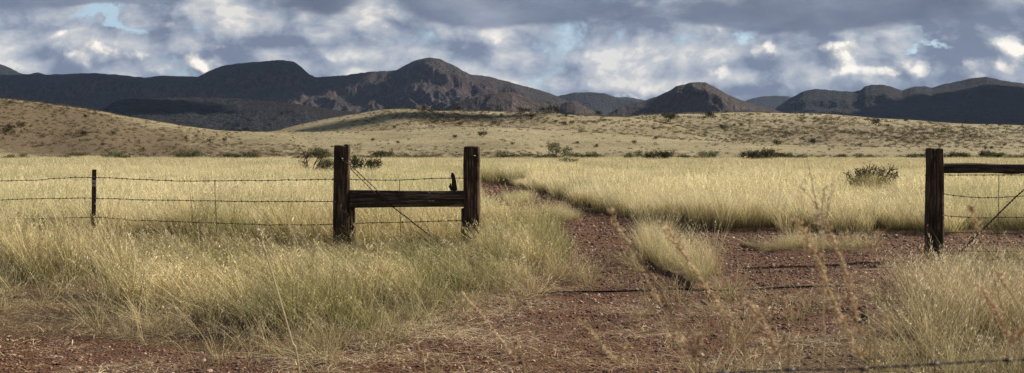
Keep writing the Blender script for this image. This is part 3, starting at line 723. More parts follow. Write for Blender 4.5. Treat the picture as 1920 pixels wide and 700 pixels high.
def timber(length, w, d, seed, nrow=46, nseg=40, taper=.02, groove=.010, top_rough=.012, roundness=.35):
    """rough timber along local z from 0 to length: squared section, cracks that run along it, broken ends"""
    g = np.random.default_rng(seed); th = np.linspace(0, 2 * math.pi, nseg, endpoint=False)
    p = 2 / (1 - .62 * (1 - roundness)) ; e = 2 / (2 + (1 - roundness) * 6)
    cx = np.sign(np.cos(th)) * np.abs(np.cos(th)) ** e; cy = np.sign(np.sin(th)) * np.abs(np.sin(th)) ** e
    cr = g.normal(size=nseg); cracks = np.where(g.uniform(size=nseg) < .2, g.uniform(.4, 1.6, nseg), 0)
    V = []; A = []
    for i in range(nrow + 1):
        z = length * i / nrow; tp = 1 - taper * z / length
        wob = perlin(th / (2 * math.pi) * 9 + seed, np.full(nseg, z * 2.2), seed)
        lon = perlin(th / (2 * math.pi) * 15 + seed * 3, np.full(nseg, z * .9), seed + 4)
        ck = cracks * (perlin(np.full(nseg, z * 1.3) + cr * 9, cr * 7, seed + 5) > -.18)
        rr = 1 + (.5 * wob * groove + .9 * lon * groove - ck * groove) / (w / 2)
        if i in (0, nrow): rr = rr * .985
        ox = .006 * math.sin(z * 2.1 + seed); oy = .005 * math.cos(z * 1.7 + seed)
        zz = z + (top_rough * perlin(th / 6.28 * 7 + seed, th * 0 + 2, seed + 8) if i in (0, nrow) else 0)
        for k in range(nseg):
            q = (cx[k] * w / 2 * rr[k] * tp + ox, cy[k] * d / 2 * rr[k] * tp + oy, float(zz[k]) if i in (0, nrow) else z)
            V.append(q); A.append((q[0] + seed, q[1], z))
    Fc = [(i * nseg + k, i * nseg + (k + 1) % nseg, (i + 1) * nseg + (k + 1) % nseg, (i + 1) * nseg + k) for i in range(nrow) for k in range(nseg)]
    for i, up in ((0, False), (nrow, True)):            # ends with an inner ring, slightly hollow
        b = len(V)
        for k in range(nseg):
            x, y, z = V[i * nseg + k]; h = .018 * float(perlin(x * 25 + seed, y * 25, seed)) + (.004 if up else -.004)
            V.append((x * .55, y * .55, z + h)); A.append((x * .5 + seed, y * .5, z * 8))
        c = len(V); V.append((V[b][0] * 0, 0, V[i * nseg][2] - (.012 if up else -.012))); A.append((seed, 0, 0))
        for k in range(nseg):
            j = (k + 1) % nseg; q = [(i * nseg + k, i * nseg + j, b + j, b + k), (b + k, b + j, c)]
            Fc += q if up else [tuple(reversed(f)) for f in q]
    return V, Fc, A
def timber_obj(name, mat, parent, loc, rot, **kw):
    V, Fc, A = timber(**kw); me = bpy.data.meshes.new(name); me.from_pydata(V, [], Fc); me.materials.append(mat)
    at = me.attributes.new('along', 'FLOAT_VECTOR', 'POINT'); at.data.foreach_set('vector', np.asarray(A, np.float32).ravel())
    me.polygons.foreach_set('use_smooth', [True] * len(me.polygons)); me.update()
    o = link(name, me, parent); o.location = Vector(loc) - (parent.location if parent else Vector((0, 0, 0))); o.rotation_euler = rot
    return o
def smooth_path(pts, step=.06):
    pts = [Vector(p) for p in pts]; out = []
    for i in range(len(pts) - 1):
        p0 = pts[max(i - 1, 0)]; p1 = pts[i]; p2 = pts[i + 1]; p3 = pts[min(i + 2, len(pts) - 1)]
        n = max(2, int((p2 - p1).length / step))
        for k in range(n):
            u = k / n
            out.append(.5 * ((2 * p1) + (p2 - p0) * u + (2 * p0 - 5 * p1 + 4 * p2 - p3) * u * u + (-p0 + 3 * p1 - 3 * p2 + p3) * u ** 3))
    out.append(pts[-1]); return out
def wire_mesh(pts, r=.0032, off=.0034, pitch=.05, barb=.125, barb_len=.022, barb_r=None, step=.014, two=True, seed=0, jit=.004):
    mb = MB(); g = random.Random(seed); path = smooth_path(pts, step)
    L = 0; acc = [0]
    for a, b in zip(path, path[1:]): L += (b - a).length; acc.append(L)
    path = [p + Vector((0, 0, jit * float(perlin(np.array([s * 1.7]), np.array([seed + .5]), 3)[0] + .5 * perlin(np.array([s * 6.]), np.array([seed + .5]), 4)[0]))) for p, s in zip(path, acc)]
    def frame(i):
        t = (path[min(i + 1, len(path) - 1)] - path[max(i - 1, 0)]).normalized(); u = Vector((0, 0, 1)) if abs(t.z) < .9 else Vector((1, 0, 0))
        a = t.cross(u).normalized(); return t, a, t.cross(a)
    for ph in ((0, math.pi) if two else (0,)):
        q = []
        for i, p in enumerate(path):
            t, a, b = frame(i); w = acc[i] / pitch * 2 * math.pi + ph
            q.append(p + (a * math.cos(w) + b * math.sin(w)) * (off if two else 0))
        mb.tube(q, r, 5)
    if barb:
        s = g.uniform(0, barb); br = barb_r or r * .9
        for i in range(len(path)):
            if acc[i] >= s:
                s += barb * g.uniform(.85, 1.15); t, a, b = frame(i); p = path[i]
                mb.tube([p - t * .007, p + t * .007], [off + r * 1.9] * 2, 6)
                for k in range(4):
                    w = g.uniform(0, 6.28); d = (a * math.cos(w) + b * math.sin(w) + t * g.uniform(-.5, .5)).normalized()
                    mb.tube([p, p + d * barb_len], [br, br * .4], 4)
    return mb
def in_parent(mb, name, mat, parent, smooth=True):
    mb.v = [tuple(Vector(p) - parent.location) for p in mb.v]
    return mb.build(name, mat, parent, smooth)
def tie(mb, c, w, d, r=.0030, seed=0, n=1):   # wire wrapped round a post
    g = random.Random(seed)
    for j in range(n):
        pts = []
        for k in range(17):
            a = 2 * math.pi * k / 16; e = .45
            x = math.copysign(abs(math.cos(a)) ** e, math.cos(a)) * (w / 2 + .006); y = math.copysign(abs(math.sin(a)) ** e, math.sin(a)) * (d / 2 + .006)
            pts.append(Vector(c) + Vector((x, y, .006 * j + .010 * math.sin(a + j + seed))))
        mb.tube(pts, r, 5)

def build_fences():
    YB = 17.0
    # --- H brace at the left of the opening
    br = empty('timber_brace', (P(763, 0, YB).x, YB, 0)); tag(br, 'dark timber H brace with two square posts and a double rail, left of the track', 'fence brace')
    xl, xr = P(642, 0, YB).x, P(885, 0, YB).x
    timber_obj('post', WOOD, br, (xl, YB, -.3), (0, R(-.3), R(4)), length=1.80, w=.215, d=.21, seed=3, groove=.014, top_rough=.07)
    timber_obj('post', WOOD, br, (xr, YB, -.3), (0, R(.2), R(-5)), length=1.785, w=.215, d=.21, seed=8, groove=.014, top_rough=.012)
    x0, x1 = P(656, 0, YB).x, P(873, 0, YB).x
    z = lambda py, Y=YB: CAMH + (HORY - py) / F * Y
    timber_obj('rail', WOODL, br, (x0, YB - .02, (z(357) + z(372)) / 2), (R(1), R(90.2), 0), length=x1 - x0, w=z(357) - z(372) + .004, d=.11, seed=12, groove=.004, taper=0, nrow=60, roundness=.15)
    timber_obj('rail', WOODL, br, (x0 + .01, YB - .032, (z(371.0) + z(389)) / 2), (R(-1), R(89.8), 0), length=x1 - x0 - .012, w=z(371.0) - z(389) + .002, d=.12, seed=15, groove=.004, taper=0, nrow=60, roundness=.15)
    timber_obj('support_plank', WOOD, br, (P(660, 0, YB).x, YB + .05, -.2), (0, R(.3), 0), length=z(390) + .2, w=.075, d=.09, seed=21, groove=.005, roundness=.1, nrow=24)
    timber_obj('support_plank', WOOD, br, (P(869.5, 0, YB).x, YB + .04, -.2), (0, R(-.2), 0), length=z(392) + .2, w=.05, d=.09, seed=22, groove=.005, roundness=.1, nrow=24)
    # forked peg on the rail
    mb = MB(); a = P(853, 358, YB); b = P(848, 324, YB)
    mb.tube([a, a.lerp(b, .3), a.lerp(b, .6) + Vector((.006, 0, 0)), a.lerp(b, .85), b], [.038, .034, .028, .027, .012], 9)
    mb.tube([P(848, 357, YB), P(844, 350, YB), P(845, 344, YB)], [.022, .020, .008], 7)
    in_parent(mb, 'peg', WOOD, br)
    # diagonal tension wires
    mb = wire_mesh([P(633, 284, YB - .12), P(641, 297, YB - .125), P(657, 309, YB - .11), P(682, 333, YB - .10), P(708, 358, YB - .11), P(735, 386, YB - .11), P(765, 410, YB - .05), P(800, 438, YB), P(838, 470, YB + .02)], r=.0036, off=.0042, pitch=.12, barb=0, jit=.012, seed=4)
    mb2 = wire_mesh([P(657, 316, YB - .11), P(678, 337, YB - .10), P(698, 358, YB - .11), P(733, 387, YB - .11), P(775, 418, YB - .05), P(838, 468, YB + .03)], r=.0038, off=.0038, pitch=.10, barb=0, jit=.010, seed=9)
    mb.add(mb2.v, mb2.f)
    in_parent(mb, 'tension_wire', RUST, br)
    for c_, s_ in (((xl, YB, z(337)), 1), ((xl, YB, z(300)), 2), ((xr, YB, z(334)), 3), ((xr, YB, z(414)), 5)):
        mb = MB(); tie(mb, c_, .215, .21, seed=s_); in_parent(mb, 'wire_tie', RUST, br)
    for px, py in ((805, 362), (806, 377), (812, 377), (641, 297), (655, 303), (889, 292), (858, 357)):
        mb = MB(); p = P(px, py, YB - (.115 if px < 860 else .118)); mb.tube([p + Vector((-.016, 0, .003)), p + Vector((0, -.007, .0)), p + Vector((.016, 0, -.003))], .0035, 5)
        in_parent(mb, 'staple', STAPLE, br)
    # strands inside the H
    for i, pts in enumerate(([(657, 337), (700, 338), (750, 338), (810, 335), (872, 334)], [(664, 419), (750, 417), (820, 415), (868, 414)], [(664, 461), (750, 460), (868, 461)])):
        in_parent(wire_mesh([P(a, b, YB + .03) for a, b in pts], seed=30 + i), 'barbed_strand', RUST, br)
    mb = wire_mesh([P(749, 337, YB - .1), P(750, 395, YB - .11), P(752, 455, YB)], r=.0034, off=.003, pitch=.05, barb=0, seed=2); in_parent(mb, 'wire_stay', RUST, br)

    # --- barbed wire fence running to the left
    fy = lambda px: 15.72 / (1 + .57 * (px - 960) / 2400)
    tp = P(175, 462, fy(175)); wf = empty('wire_fence', (tp.x, tp.y, 0)); tag(wf, 'four strand barbed wire fence on a rusty steel post, left of the timber brace', 'fence')
    mb = MB(); zt = CAMH + (HORY - 318) / F * tp.y; x, y = tp.x, tp.y; lean = .012
    sec = [(-.029, -.004), (.029, -.004), (.029, .002), (.003, .002), (.003, .030), (-.003, .030), (-.003, .002), (-.029, .002)]
    v = []; rows = [(-.3, 0), (.4, 0), (.9, 0), (zt, 0)]
    for zz, _ in rows: v += [(x + a * 1.15 + lean * zz, y + b, zz) for a, b in sec]
    f = [(i * 8 + k, i * 8 + (k + 1) % 8, (i + 1) * 8 + (k + 1) % 8, (i + 1) * 8 + k) for i in range(3) for k in range(8)] + [tuple(range(24, 32)), tuple(range(7, -1, -1))]
    mb.add(v, f)
    for k in range(20):
        zz = .1 + k * .053; mb.tube([(x + lean * zz, y - .012, zz - .008), (x + lean * zz, y - .012, zz + .008)], .009, 6)
    in_parent(mb, 'steel_post', TPOST, wf, False)
    mb = MB(); mb.add([(x + a * 1.2 + lean * zz, y + b - .0015, zz) for zz in (zt - .26, zt - .16) for a, b in sec], [(k, (k + 1) % 8, 8 + (k + 1) % 8, 8 + k) for k in range(8)])
    o = in_parent(mb, 'paint_band', PAINT, wf, False)
    W = [[(-500, 346), (0, 339), (100, 335), (175, 333), (300, 338), (404, 340), (520, 338), (632, 337)], [(-500, 382), (0, 375), (90, 372), (175, 372), (300, 376), (404, 377.5), (520, 378), (632, 377)],
         [(-500, 421), (0, 411), (90, 410), (175, 408), (260, 413), (404, 418), (520, 422), (632, 421)], [(-500, 456), (0, 447), (175, 446), (404, 455), (632, 461)]]
    for i, pts in enumerate(W):
        in_parent(wire_mesh([P(a, b, fy(a) - .02) for a, b in pts], seed=50 + i, jit=.008), 'barbed_strand', RUST, wf)
    for i in range(4):
        mb = MB(); zz = CAMH + (HORY - W[i][3 if i < 3 else 2][1]) / F * tp.y; tie(mb, (x + lean * zz, y + .01, zz), .05, .05, seed=i)
        in_parent(mb, 'wire_tie', STEEL, wf)
    in_parent(wire_mesh([P(402.5, 339, fy(404) - .03), P(404, 380, fy(404) - .035), P(406, 424, fy(404) - .03), P(407, 470, fy(404))], r=.0036, off=.003, barb=0, seed=3), 'wire_stay', RUST, wf)

    # --- gate post and rail at the right of the opening
    YR = 17.3; z = lambda py: CAMH + (HORY - py) / F * YR
    xg = P(1751.5, 0, YR).x; rb = empty('gatepost_brace', (xg, YR, 0)); tag(rb, 'black timber gatepost with a round log rail and barbed strands, right of the track opening', 'fence brace')
    timber_obj('post', WOOD, rb, (xg - .01, YR, -.3), (0, R(.35), R(8)), length=z(279) + .3, w=.205, d=.20, seed=31, groove=.013, taper=.04, top_rough=.015, roundness=.45)
    xe = P(2015, 0, YR).x
    timber_obj('post', WOOD, rb, (xe, YR, -.3), (0, 0, R(3)), length=z(281) + .3, w=.20, d=.20, seed=33, groove=.013, taper=.03, roundness=.45)
    timber_obj('log_rail', WOODL, rb, (xg + .09, YR - .01, z(317)), (0, R(89.9), 0), length=xe - xg - .18, w=.125, d=.12, seed=36, groove=.014, taper=.0, nrow=60, roundness=.95)
    RW = [[(1764, 329), (1800, 328.5), (1873, 329), (1930, 328), (2012, 328)], [(1764, 362), (1788, 366), (1830, 369.5), (1873, 370), (1925, 368), (2012, 367)], [(1764, 403), (1788, 407), (1873, 409), (2012, 406)],
          [(1764, 436), (1873, 438), (2012, 437)], [(1764, 470), (1873, 472), (2012, 470)]]
    for i, pts in enumerate(RW): in_parent(wire_mesh([P(a, b, YR + .02) for a, b in pts], seed=70 + i, jit=.008), 'barbed_strand', RUST, rb)
    in_parent(wire_mesh([P(1873, 327, YR), P(1872, 400, YR), P(1869, 474, YR)], r=.003, off=.003, barb=0, seed=5), 'wire_stay', RUST, rb)
    in_parent(wire_mesh([P(1794, 480, YR), P(1850, 424, YR - .02), P(1920, 356, YR - .03), P(2008, 290, YR - .11)], r=.006, off=.006, pitch=.09, barb=0, jit=.006, seed=6), 'tension_wire', RUST, rb)
    for zz, s_ in ((z(330), 6), (z(404), 7)):
        mb = MB(); tie(mb, (xg, YR, zz), .213, .2, seed=s_); in_parent(mb, 'wire_tie', RUST, rb)

    # --- near strand, low at the right, that the photographer looks over
    pts = [P(a, b, 2.0) for a, b in ((-5200, 960), (-2500, 870), (200, 762), (1000, 716), (1410, 698), (1500, 694.5), (1590, 692), (1707, 685), (1804, 679.5), (1913, 674), (2600, 650), (4000, 600), (6500, 560))]
    o = wire_mesh(pts, r=.00095, off=.0010, pitch=.034, barb=.115, barb_len=.010, barb_r=.0011, step=.006, seed=90, jit=.003).build('barbed_wire', STEEL, None, True)
    tag(o, 'grey twisted barbed wire blurred close to the camera, low at the right', 'barbed wire')
    # --- thin black tube laid over the track
    pts = []
    for px, py in ((990, 547), (1018, 545), (1060, 542.5), (1130, 541.5), (1200, 540), (1262, 537.5), (1330, 541), (1400, 540), (1450, 536), (1520, 534), (1580, 533)):
        Y = F * CAMH / (py - HORY); X = (px - 960) / F * Y; pts.append((X, Y, float(ground_z(np.array([X]), np.array([Y]))[0]) - .03))
    m, t, out = new_mat('matte_black'); principled(t, out, (.010, .010, .010), .9, .1)
    mb = MB(); mb.tube(smooth_path(pts, .05), .0095, 8); o = mb.build('ground_line', m, None, True); tag(o, 'thin black line lying across the red gravel track', 'line')
build_fences()

# ------------------------------------------------------------------ shrubs
def leaf_material(name, a, b, trans=.25):
    m, t, out = new_mat(name); r = attr(t, 'r').outputs['Fac']; oi = t.n.new('ShaderNodeObjectInfo')
    c = t.mix(r, a, b); c = t.vm('SCALE', c, scale=t.mr(oi.outputs['Random'], 0, 1, .8, 1.2, False))
    d = t.n.new('ShaderNodeBsdfDiffuse'); tr = t.n.new('ShaderNodeBsdfTranslucent'); mx = t.n.new('ShaderNodeMixShader'); mx.inputs[0].default_value = trans
    t.l.new(c, d.inputs[0]); t.l.new(c, tr.inputs[0]); t.l.new(d.outputs[0], mx.inputs[1]); t.l.new(tr.outputs[0], mx.inputs[2]); t.l.new(mx.outputs[0], out.inputs[0]); return m
LEAF = leaf_material('shrub_leaves', (.045, .050, .022), (.135, .125, .06))
LEAFD = leaf_material('dark_shrub_leaves', (.028, .030, .016), (.085, .075, .04))
LEAFP = leaf_material('pale_shrub_leaves', (.09, .095, .045), (.21, .20, .11))
LEAFG = leaf_material('scrub_leaves', (.07, .06, .03), (.17, .13, .07))
m_, t_, o_ = new_mat('twig_bark'); principled(t_, o_, (.07, .052, .04), .9, .1); BARK = m_
def shrub_meshes(w, h, nb, nleaf, leaf, seed, bare=.0, r0=.03, mat=LEAF, splay=.9, depth=3):
    g = random.Random(seed); mb = MB(); tips = []
    def grow(p, d, L, r, lv):
        pts = [p]; dd = d.copy(); n = 4
        for k in range(n):
            dd = (dd + Vector((g.gauss(0, .22), g.gauss(0, .22), g.gauss(.04, .12)))).normalized(); pts.append(pts[-1] + dd * L / n)
            if lv > 0 and k > 0 and g.random() < .8:
                q = (dd + Vector((g.gauss(0, .7), g.gauss(0, .7), g.gauss(.1, .4)))).normalized(); grow(pts[-1], q, L * g.uniform(.45, .7), r * .5, lv - 1)
        mb.tube(pts, [r * (1 - .6 * k / n) for k in range(n + 1)], 5 if lv else 3, False)
        for q in pts[2:]: tips.append(q)
        if lv > 0: 
            for _ in range(2): grow(pts[-1], (dd + Vector((g.gauss(0, .5), g.gauss(0, .5), g.gauss(0, .3)))).normalized(), L * .55, r * .4, lv - 1)
    for i in range(nb):
        a = 2 * math.pi * (i + g.random()) / nb; sp = splay * g.uniform(.3, 1)
        grow(Vector((math.cos(a) * .04 * w, math.sin(a) * .04 * w, 0)), Vector((math.cos(a) * sp, math.sin(a) * sp, 1)).normalized(), h * .52, r0, depth - 1)
    # fit to size
    V = np.array(mb.v); T = np.array([tuple(q) for q in tips])
    k = np.array([w / max(T[:, 0].max() - T[:, 0].min(), .01), w / max(T[:, 1].max() - T[:, 1].min(), .01), h / T[:, 2].max()])
    mb.v = [tuple(v) for v in (V * k)]; T = T * k
    gr = np.random.default_rng(seed); LV = []; LF = []; LR = []
    T2 = T[T[:, 2] > h * (.12 + .2 * bare)]
    cl = gr.choice(len(T2), max(4, int(len(T2) * (1 - bare * .6))), replace=False); T2 = T2[cl]
    pick = T2[gr.integers(0, len(T2), nleaf)] + gr.normal(size=(nleaf, 3)) * leaf * 1.3
    pick[:, 2] = np.maximum(pick[:, 2], .03)
    for p in pick:
        a = gr.normal(size=3); a /= np.linalg.norm(a); b = np.cross(a, gr.normal(size=3)); b /= np.linalg.norm(b); s = leaf * gr.uniform(.5, 1.3); c0 = len(LV)
        LV += [p - a * s, p - b * s * .4, p + a * s, p + b * s * .4]; LF.append((c0, c0 + 1, c0 + 2, c0 + 3)); LR += [gr.uniform()] * 4
    me = mesh_np('foliage', LV, np.array(LF), mat, False, dict(r=LR))
    bm_ = bpy.data.meshes.new('branches'); bm_.from_pydata(mb.v, [], mb.f); bm_.materials.append(BARK)
    return bm_, me
def shrub(name, px, Y, wpx, top, label, cat='shrub', group=None, seed=0, y=None, **kw):
    X = (px - 960) / F * Y; gz = float(ground_z(np.array([X]), np.array([Y]))[0]); w = wpx / F * Y
    h = CAMH + (HORY - top) / F * Y - gz
    bme, lme = shrub_meshes(w, max(h, .5), kw.pop('nb', 9), kw.pop('nleaf', 1500), kw.pop('leaf', .05), seed, **kw)
    e = empty(name, (X, Y, gz - .02), 0); tag(e, label, cat, group)
    link('branches', bme, e); link('foliage', lme, e); return e
def build_shrubs():
    shrub('bare_shrub', 581, 82, 52, 277, 'half bare shrub with forked leaning branches, left of the timber brace', seed=1, nb=5, nleaf=200, leaf=.07, bare=.8, r0=.055, splay=.8, depth=2)
    shrub('shrub', 614, 80, 46, 297, 'low round grey-green bush against the left brace post, beside the bare shrub', seed=2, nb=12, nleaf=1300, leaf=.06, r0=.02, mat=LEAFP)
    shrub('shrub', 668, 78, 26, 291, 'narrow twiggy shrub seen just behind the tension wires', seed=3, nb=6, nleaf=700, leaf=.07, bare=.5, r0=.03)
    shrub('shrub', 699, 78, 36, 295, 'upright sparse leafy shrub above the left half of the rail', seed=4, nb=8, nleaf=650, leaf=.07, bare=.3, splay=.6, r0=.03)
    shrub('bush', 1042, 238, 48, 266, 'large round bush on the rising ground above the far end of the track', seed=5, nb=12, nleaf=2200, leaf=.12, mat=LEAFP)
    shrub('shrub', 1067, 150, 40, 297, 'small low bush in the cream grass just below the large round bush', seed=6, nb=9, nleaf=1300, leaf=.08, splay=1.3)
    shrub('bush', 1238, 190, 62, 280, 'wide dark bush at the far grass edge, left of the pale thin bush', seed=7, nb=14, nleaf=2600, leaf=.11, splay=1.3, mat=LEAFD)
    shrub('bush', 1327, 205, 52, 282, 'pale thin bush between the wide dark bush and the touching pair', seed=8, nb=12, nleaf=1300, leaf=.11, splay=1.2, mat=LEAFP)
    shrub('bush', 1406, 186, 44, 281, 'left one of two touching dark green bushes at the far edge of the grass', seed=9, nb=12, nleaf=2000, leaf=.11, mat=LEAFD)
    shrub('bush', 1438, 190, 44, 279, 'right one of two touching dark green bushes at the far edge of the grass', seed=10, nb=12, nleaf=2000, leaf=.11)
    shrub('thorny_shrub', 1634, 41, 116, 301, 'thorny spreading shrub with dark bare twigs standing in the cream grass left of the gatepost', seed=14, nb=11, nleaf=1700, leaf=.032, bare=.35, r0=.055, splay=1.0, mat=LEAFD)
    # row of low bushes along the far edge of the plain
    protos = []
    for s in range(6):
        b, l = shrub_meshes(3.0, 1.5, 10, 1300, .10, 200 + s, splay=1.2, mat=(LEAF, LEAFP, LEAFD)[s % 3]); protos.append((b, l))
    g = random.Random(4)
    xs = [8, 34, 120, 150, 212, 236, 335, 358, 410, 434, 470, 562, 598, 642, 690, 716, 742, 776, 800, 828, 852, 905, 925, 950, 972, 990, 1012, 1030, 1070, 1092, 1112, 1190, 1280, 1465, 1500, 1545, 1580, 1620, 1697, 1722, 1778, 1792, 1808, 1830, 1846, 1862, 1880, 1898, 1916, 1960, 1990, -30, -80]
    for i, px in enumerate(xs):
        Y = 222 + g.uniform(-7, 12); X = (px - 960) / F * Y; gz = float(ground_z(np.array([X]), np.array([Y]))[0]); s = g.uniform(.8, 1.35) * (1.25 if px in (800, 598, 690, 1792, 1862) else 1)
        e = empty('low_bush', (X, Y, gz), g.uniform(0, 6)); e.scale = (s * g.uniform(.9, 1.5), s, s * g.uniform(.5, 1.05)); tag(e, 'low dark bush in the row along the far edge of the cream grass', 'bush', 'low bushes along the far edge of the grass')
        b, l = protos[i % 6]; link('branches', b, e); link('foliage', l, e)
    # shrubs dotted over the foothills, copies too small to show parts
    Ys = np.linspace(245, 960, 700)
    def on_hill(px, py):
        X = (px - 960) / F * Ys; zz = ground_z(X, Ys); pp = HORY - (zz - CAMH) / Ys * F
        vis = pp <= np.minimum.accumulate(pp) + .05; d = np.where(vis, np.abs(pp - py), 99)
        k = int(d.argmin()); return X[k], Ys[k], zz[k], d[k]
    hp = []
    for s in range(5):
        _, l = shrub_meshes(2.2, 1.7, 8, 420, .16, 300 + s, mat=LEAFD); hp.append(l)
    spots = [(798, 208, 1.5), (804, 211, 1), (859, 209, 1.6), (976, 211, 1.6), (984, 211, 1.2), (990, 212, 1.5), (1017, 212, 1.8), (1037, 213, 2.4), (1046, 214, 1.6), (1120, 219, 1.8), (998, 224, 1.6), (1062, 221, 1.5), (1073, 235, 1.5), (1058, 236, 1.4),
             (927, 234, 1.2), (863, 236, 1.2), (739, 241, 1), (854, 260, 1.2), (905, 258, 2.), (1255, 229, 3.), (1263, 228, 2.2), (1329, 223, 2.4), (1353, 244, 1.8), (1643, 237, 2.2), (1456, 274, 2.), (1522, 272, 2.0), (1449, 203, 1), (18, 246, 2.2), (40, 240, 1.8), (12, 250, 2), (155, 257, 2),
             (160, 222, 1.2), (20, 197, 1.5), (350, 262, 1), (420, 266, 1.2), (1083, 271, 1.), (1117, 277, 1.2), (1190, 270, 1.2), (1230, 262, 1), (960, 272, 1), (700, 265, 1), (745, 270, 1.)]
    while len(spots) < 190:
        px = g.uniform(-60, 1980); py = g.uniform(200, 285)
        if px < 500 and g.random() < .0: continue
        if float(fbm(np.array([px / 90.]), np.array([py / 14.]), 2, 5)[0]) < -.02 or (560 < px < 1150 and py > 240): continue
        spots.append((px, py, g.choice([.35, .4, .5, .6, .7, 1.0])))
    for px, py, s in spots:
        X, Y, zz, d = on_hill(px, py)
        if d > 3: continue
        o = link('hill_shrub', g.choice(hp), None, (X, Y, zz - .1)); o.rotation_euler = (0, 0, g.uniform(0, 6)); k = s * Y / 620 * .95; o.scale = (k * 1.1, k, k)
        tag(o, 'small dark shrub dotted on the tan foothills', 'shrub', 'shrubs dotted on the foothills')
    # fine scrub
    specs = []
    for s in range(6):
        _, l = shrub_meshes(1.5, .55, 6, 110, .12, 400 + s, mat=LEAFG, splay=1.5)
        v = [tuple(q.co) for q in l.vertices]; f = [tuple(p.vertices) for p in l.polygons]; rr = [d.value for d in l.attributes['r'].data]; specs.append((v, f, dict(r=rr)))
    c = variant_col('scrub_clump', LEAFG, specs)
    X, Y = sample(236, 960, .19, .46); n1 = fbm(X / 26., Y / 40., 4, 77); ok = rng.uniform(size=len(X)) < (scrub_den(X, Y) * .55 * (1 + 2.2 * n1)).clip(.0, 1)
    X, Y = X[ok], Y[ok]; n = len(X); Z = ground_z(X, Y) - .05; s = rng.uniform(.35, 1.1, n) * (Y / 500).clip(.7, 1.5)
    scatter('scrub', c, np.stack([X, Y, Z], 1), np.stack([0 * X, 0 * X, rng.uniform(0, 6, n)], 1), np.stack([s * 1.2, s, s], 1), 6, 'fine brown scrub covering the foothills'); print('scrub', n)
build_shrubs()

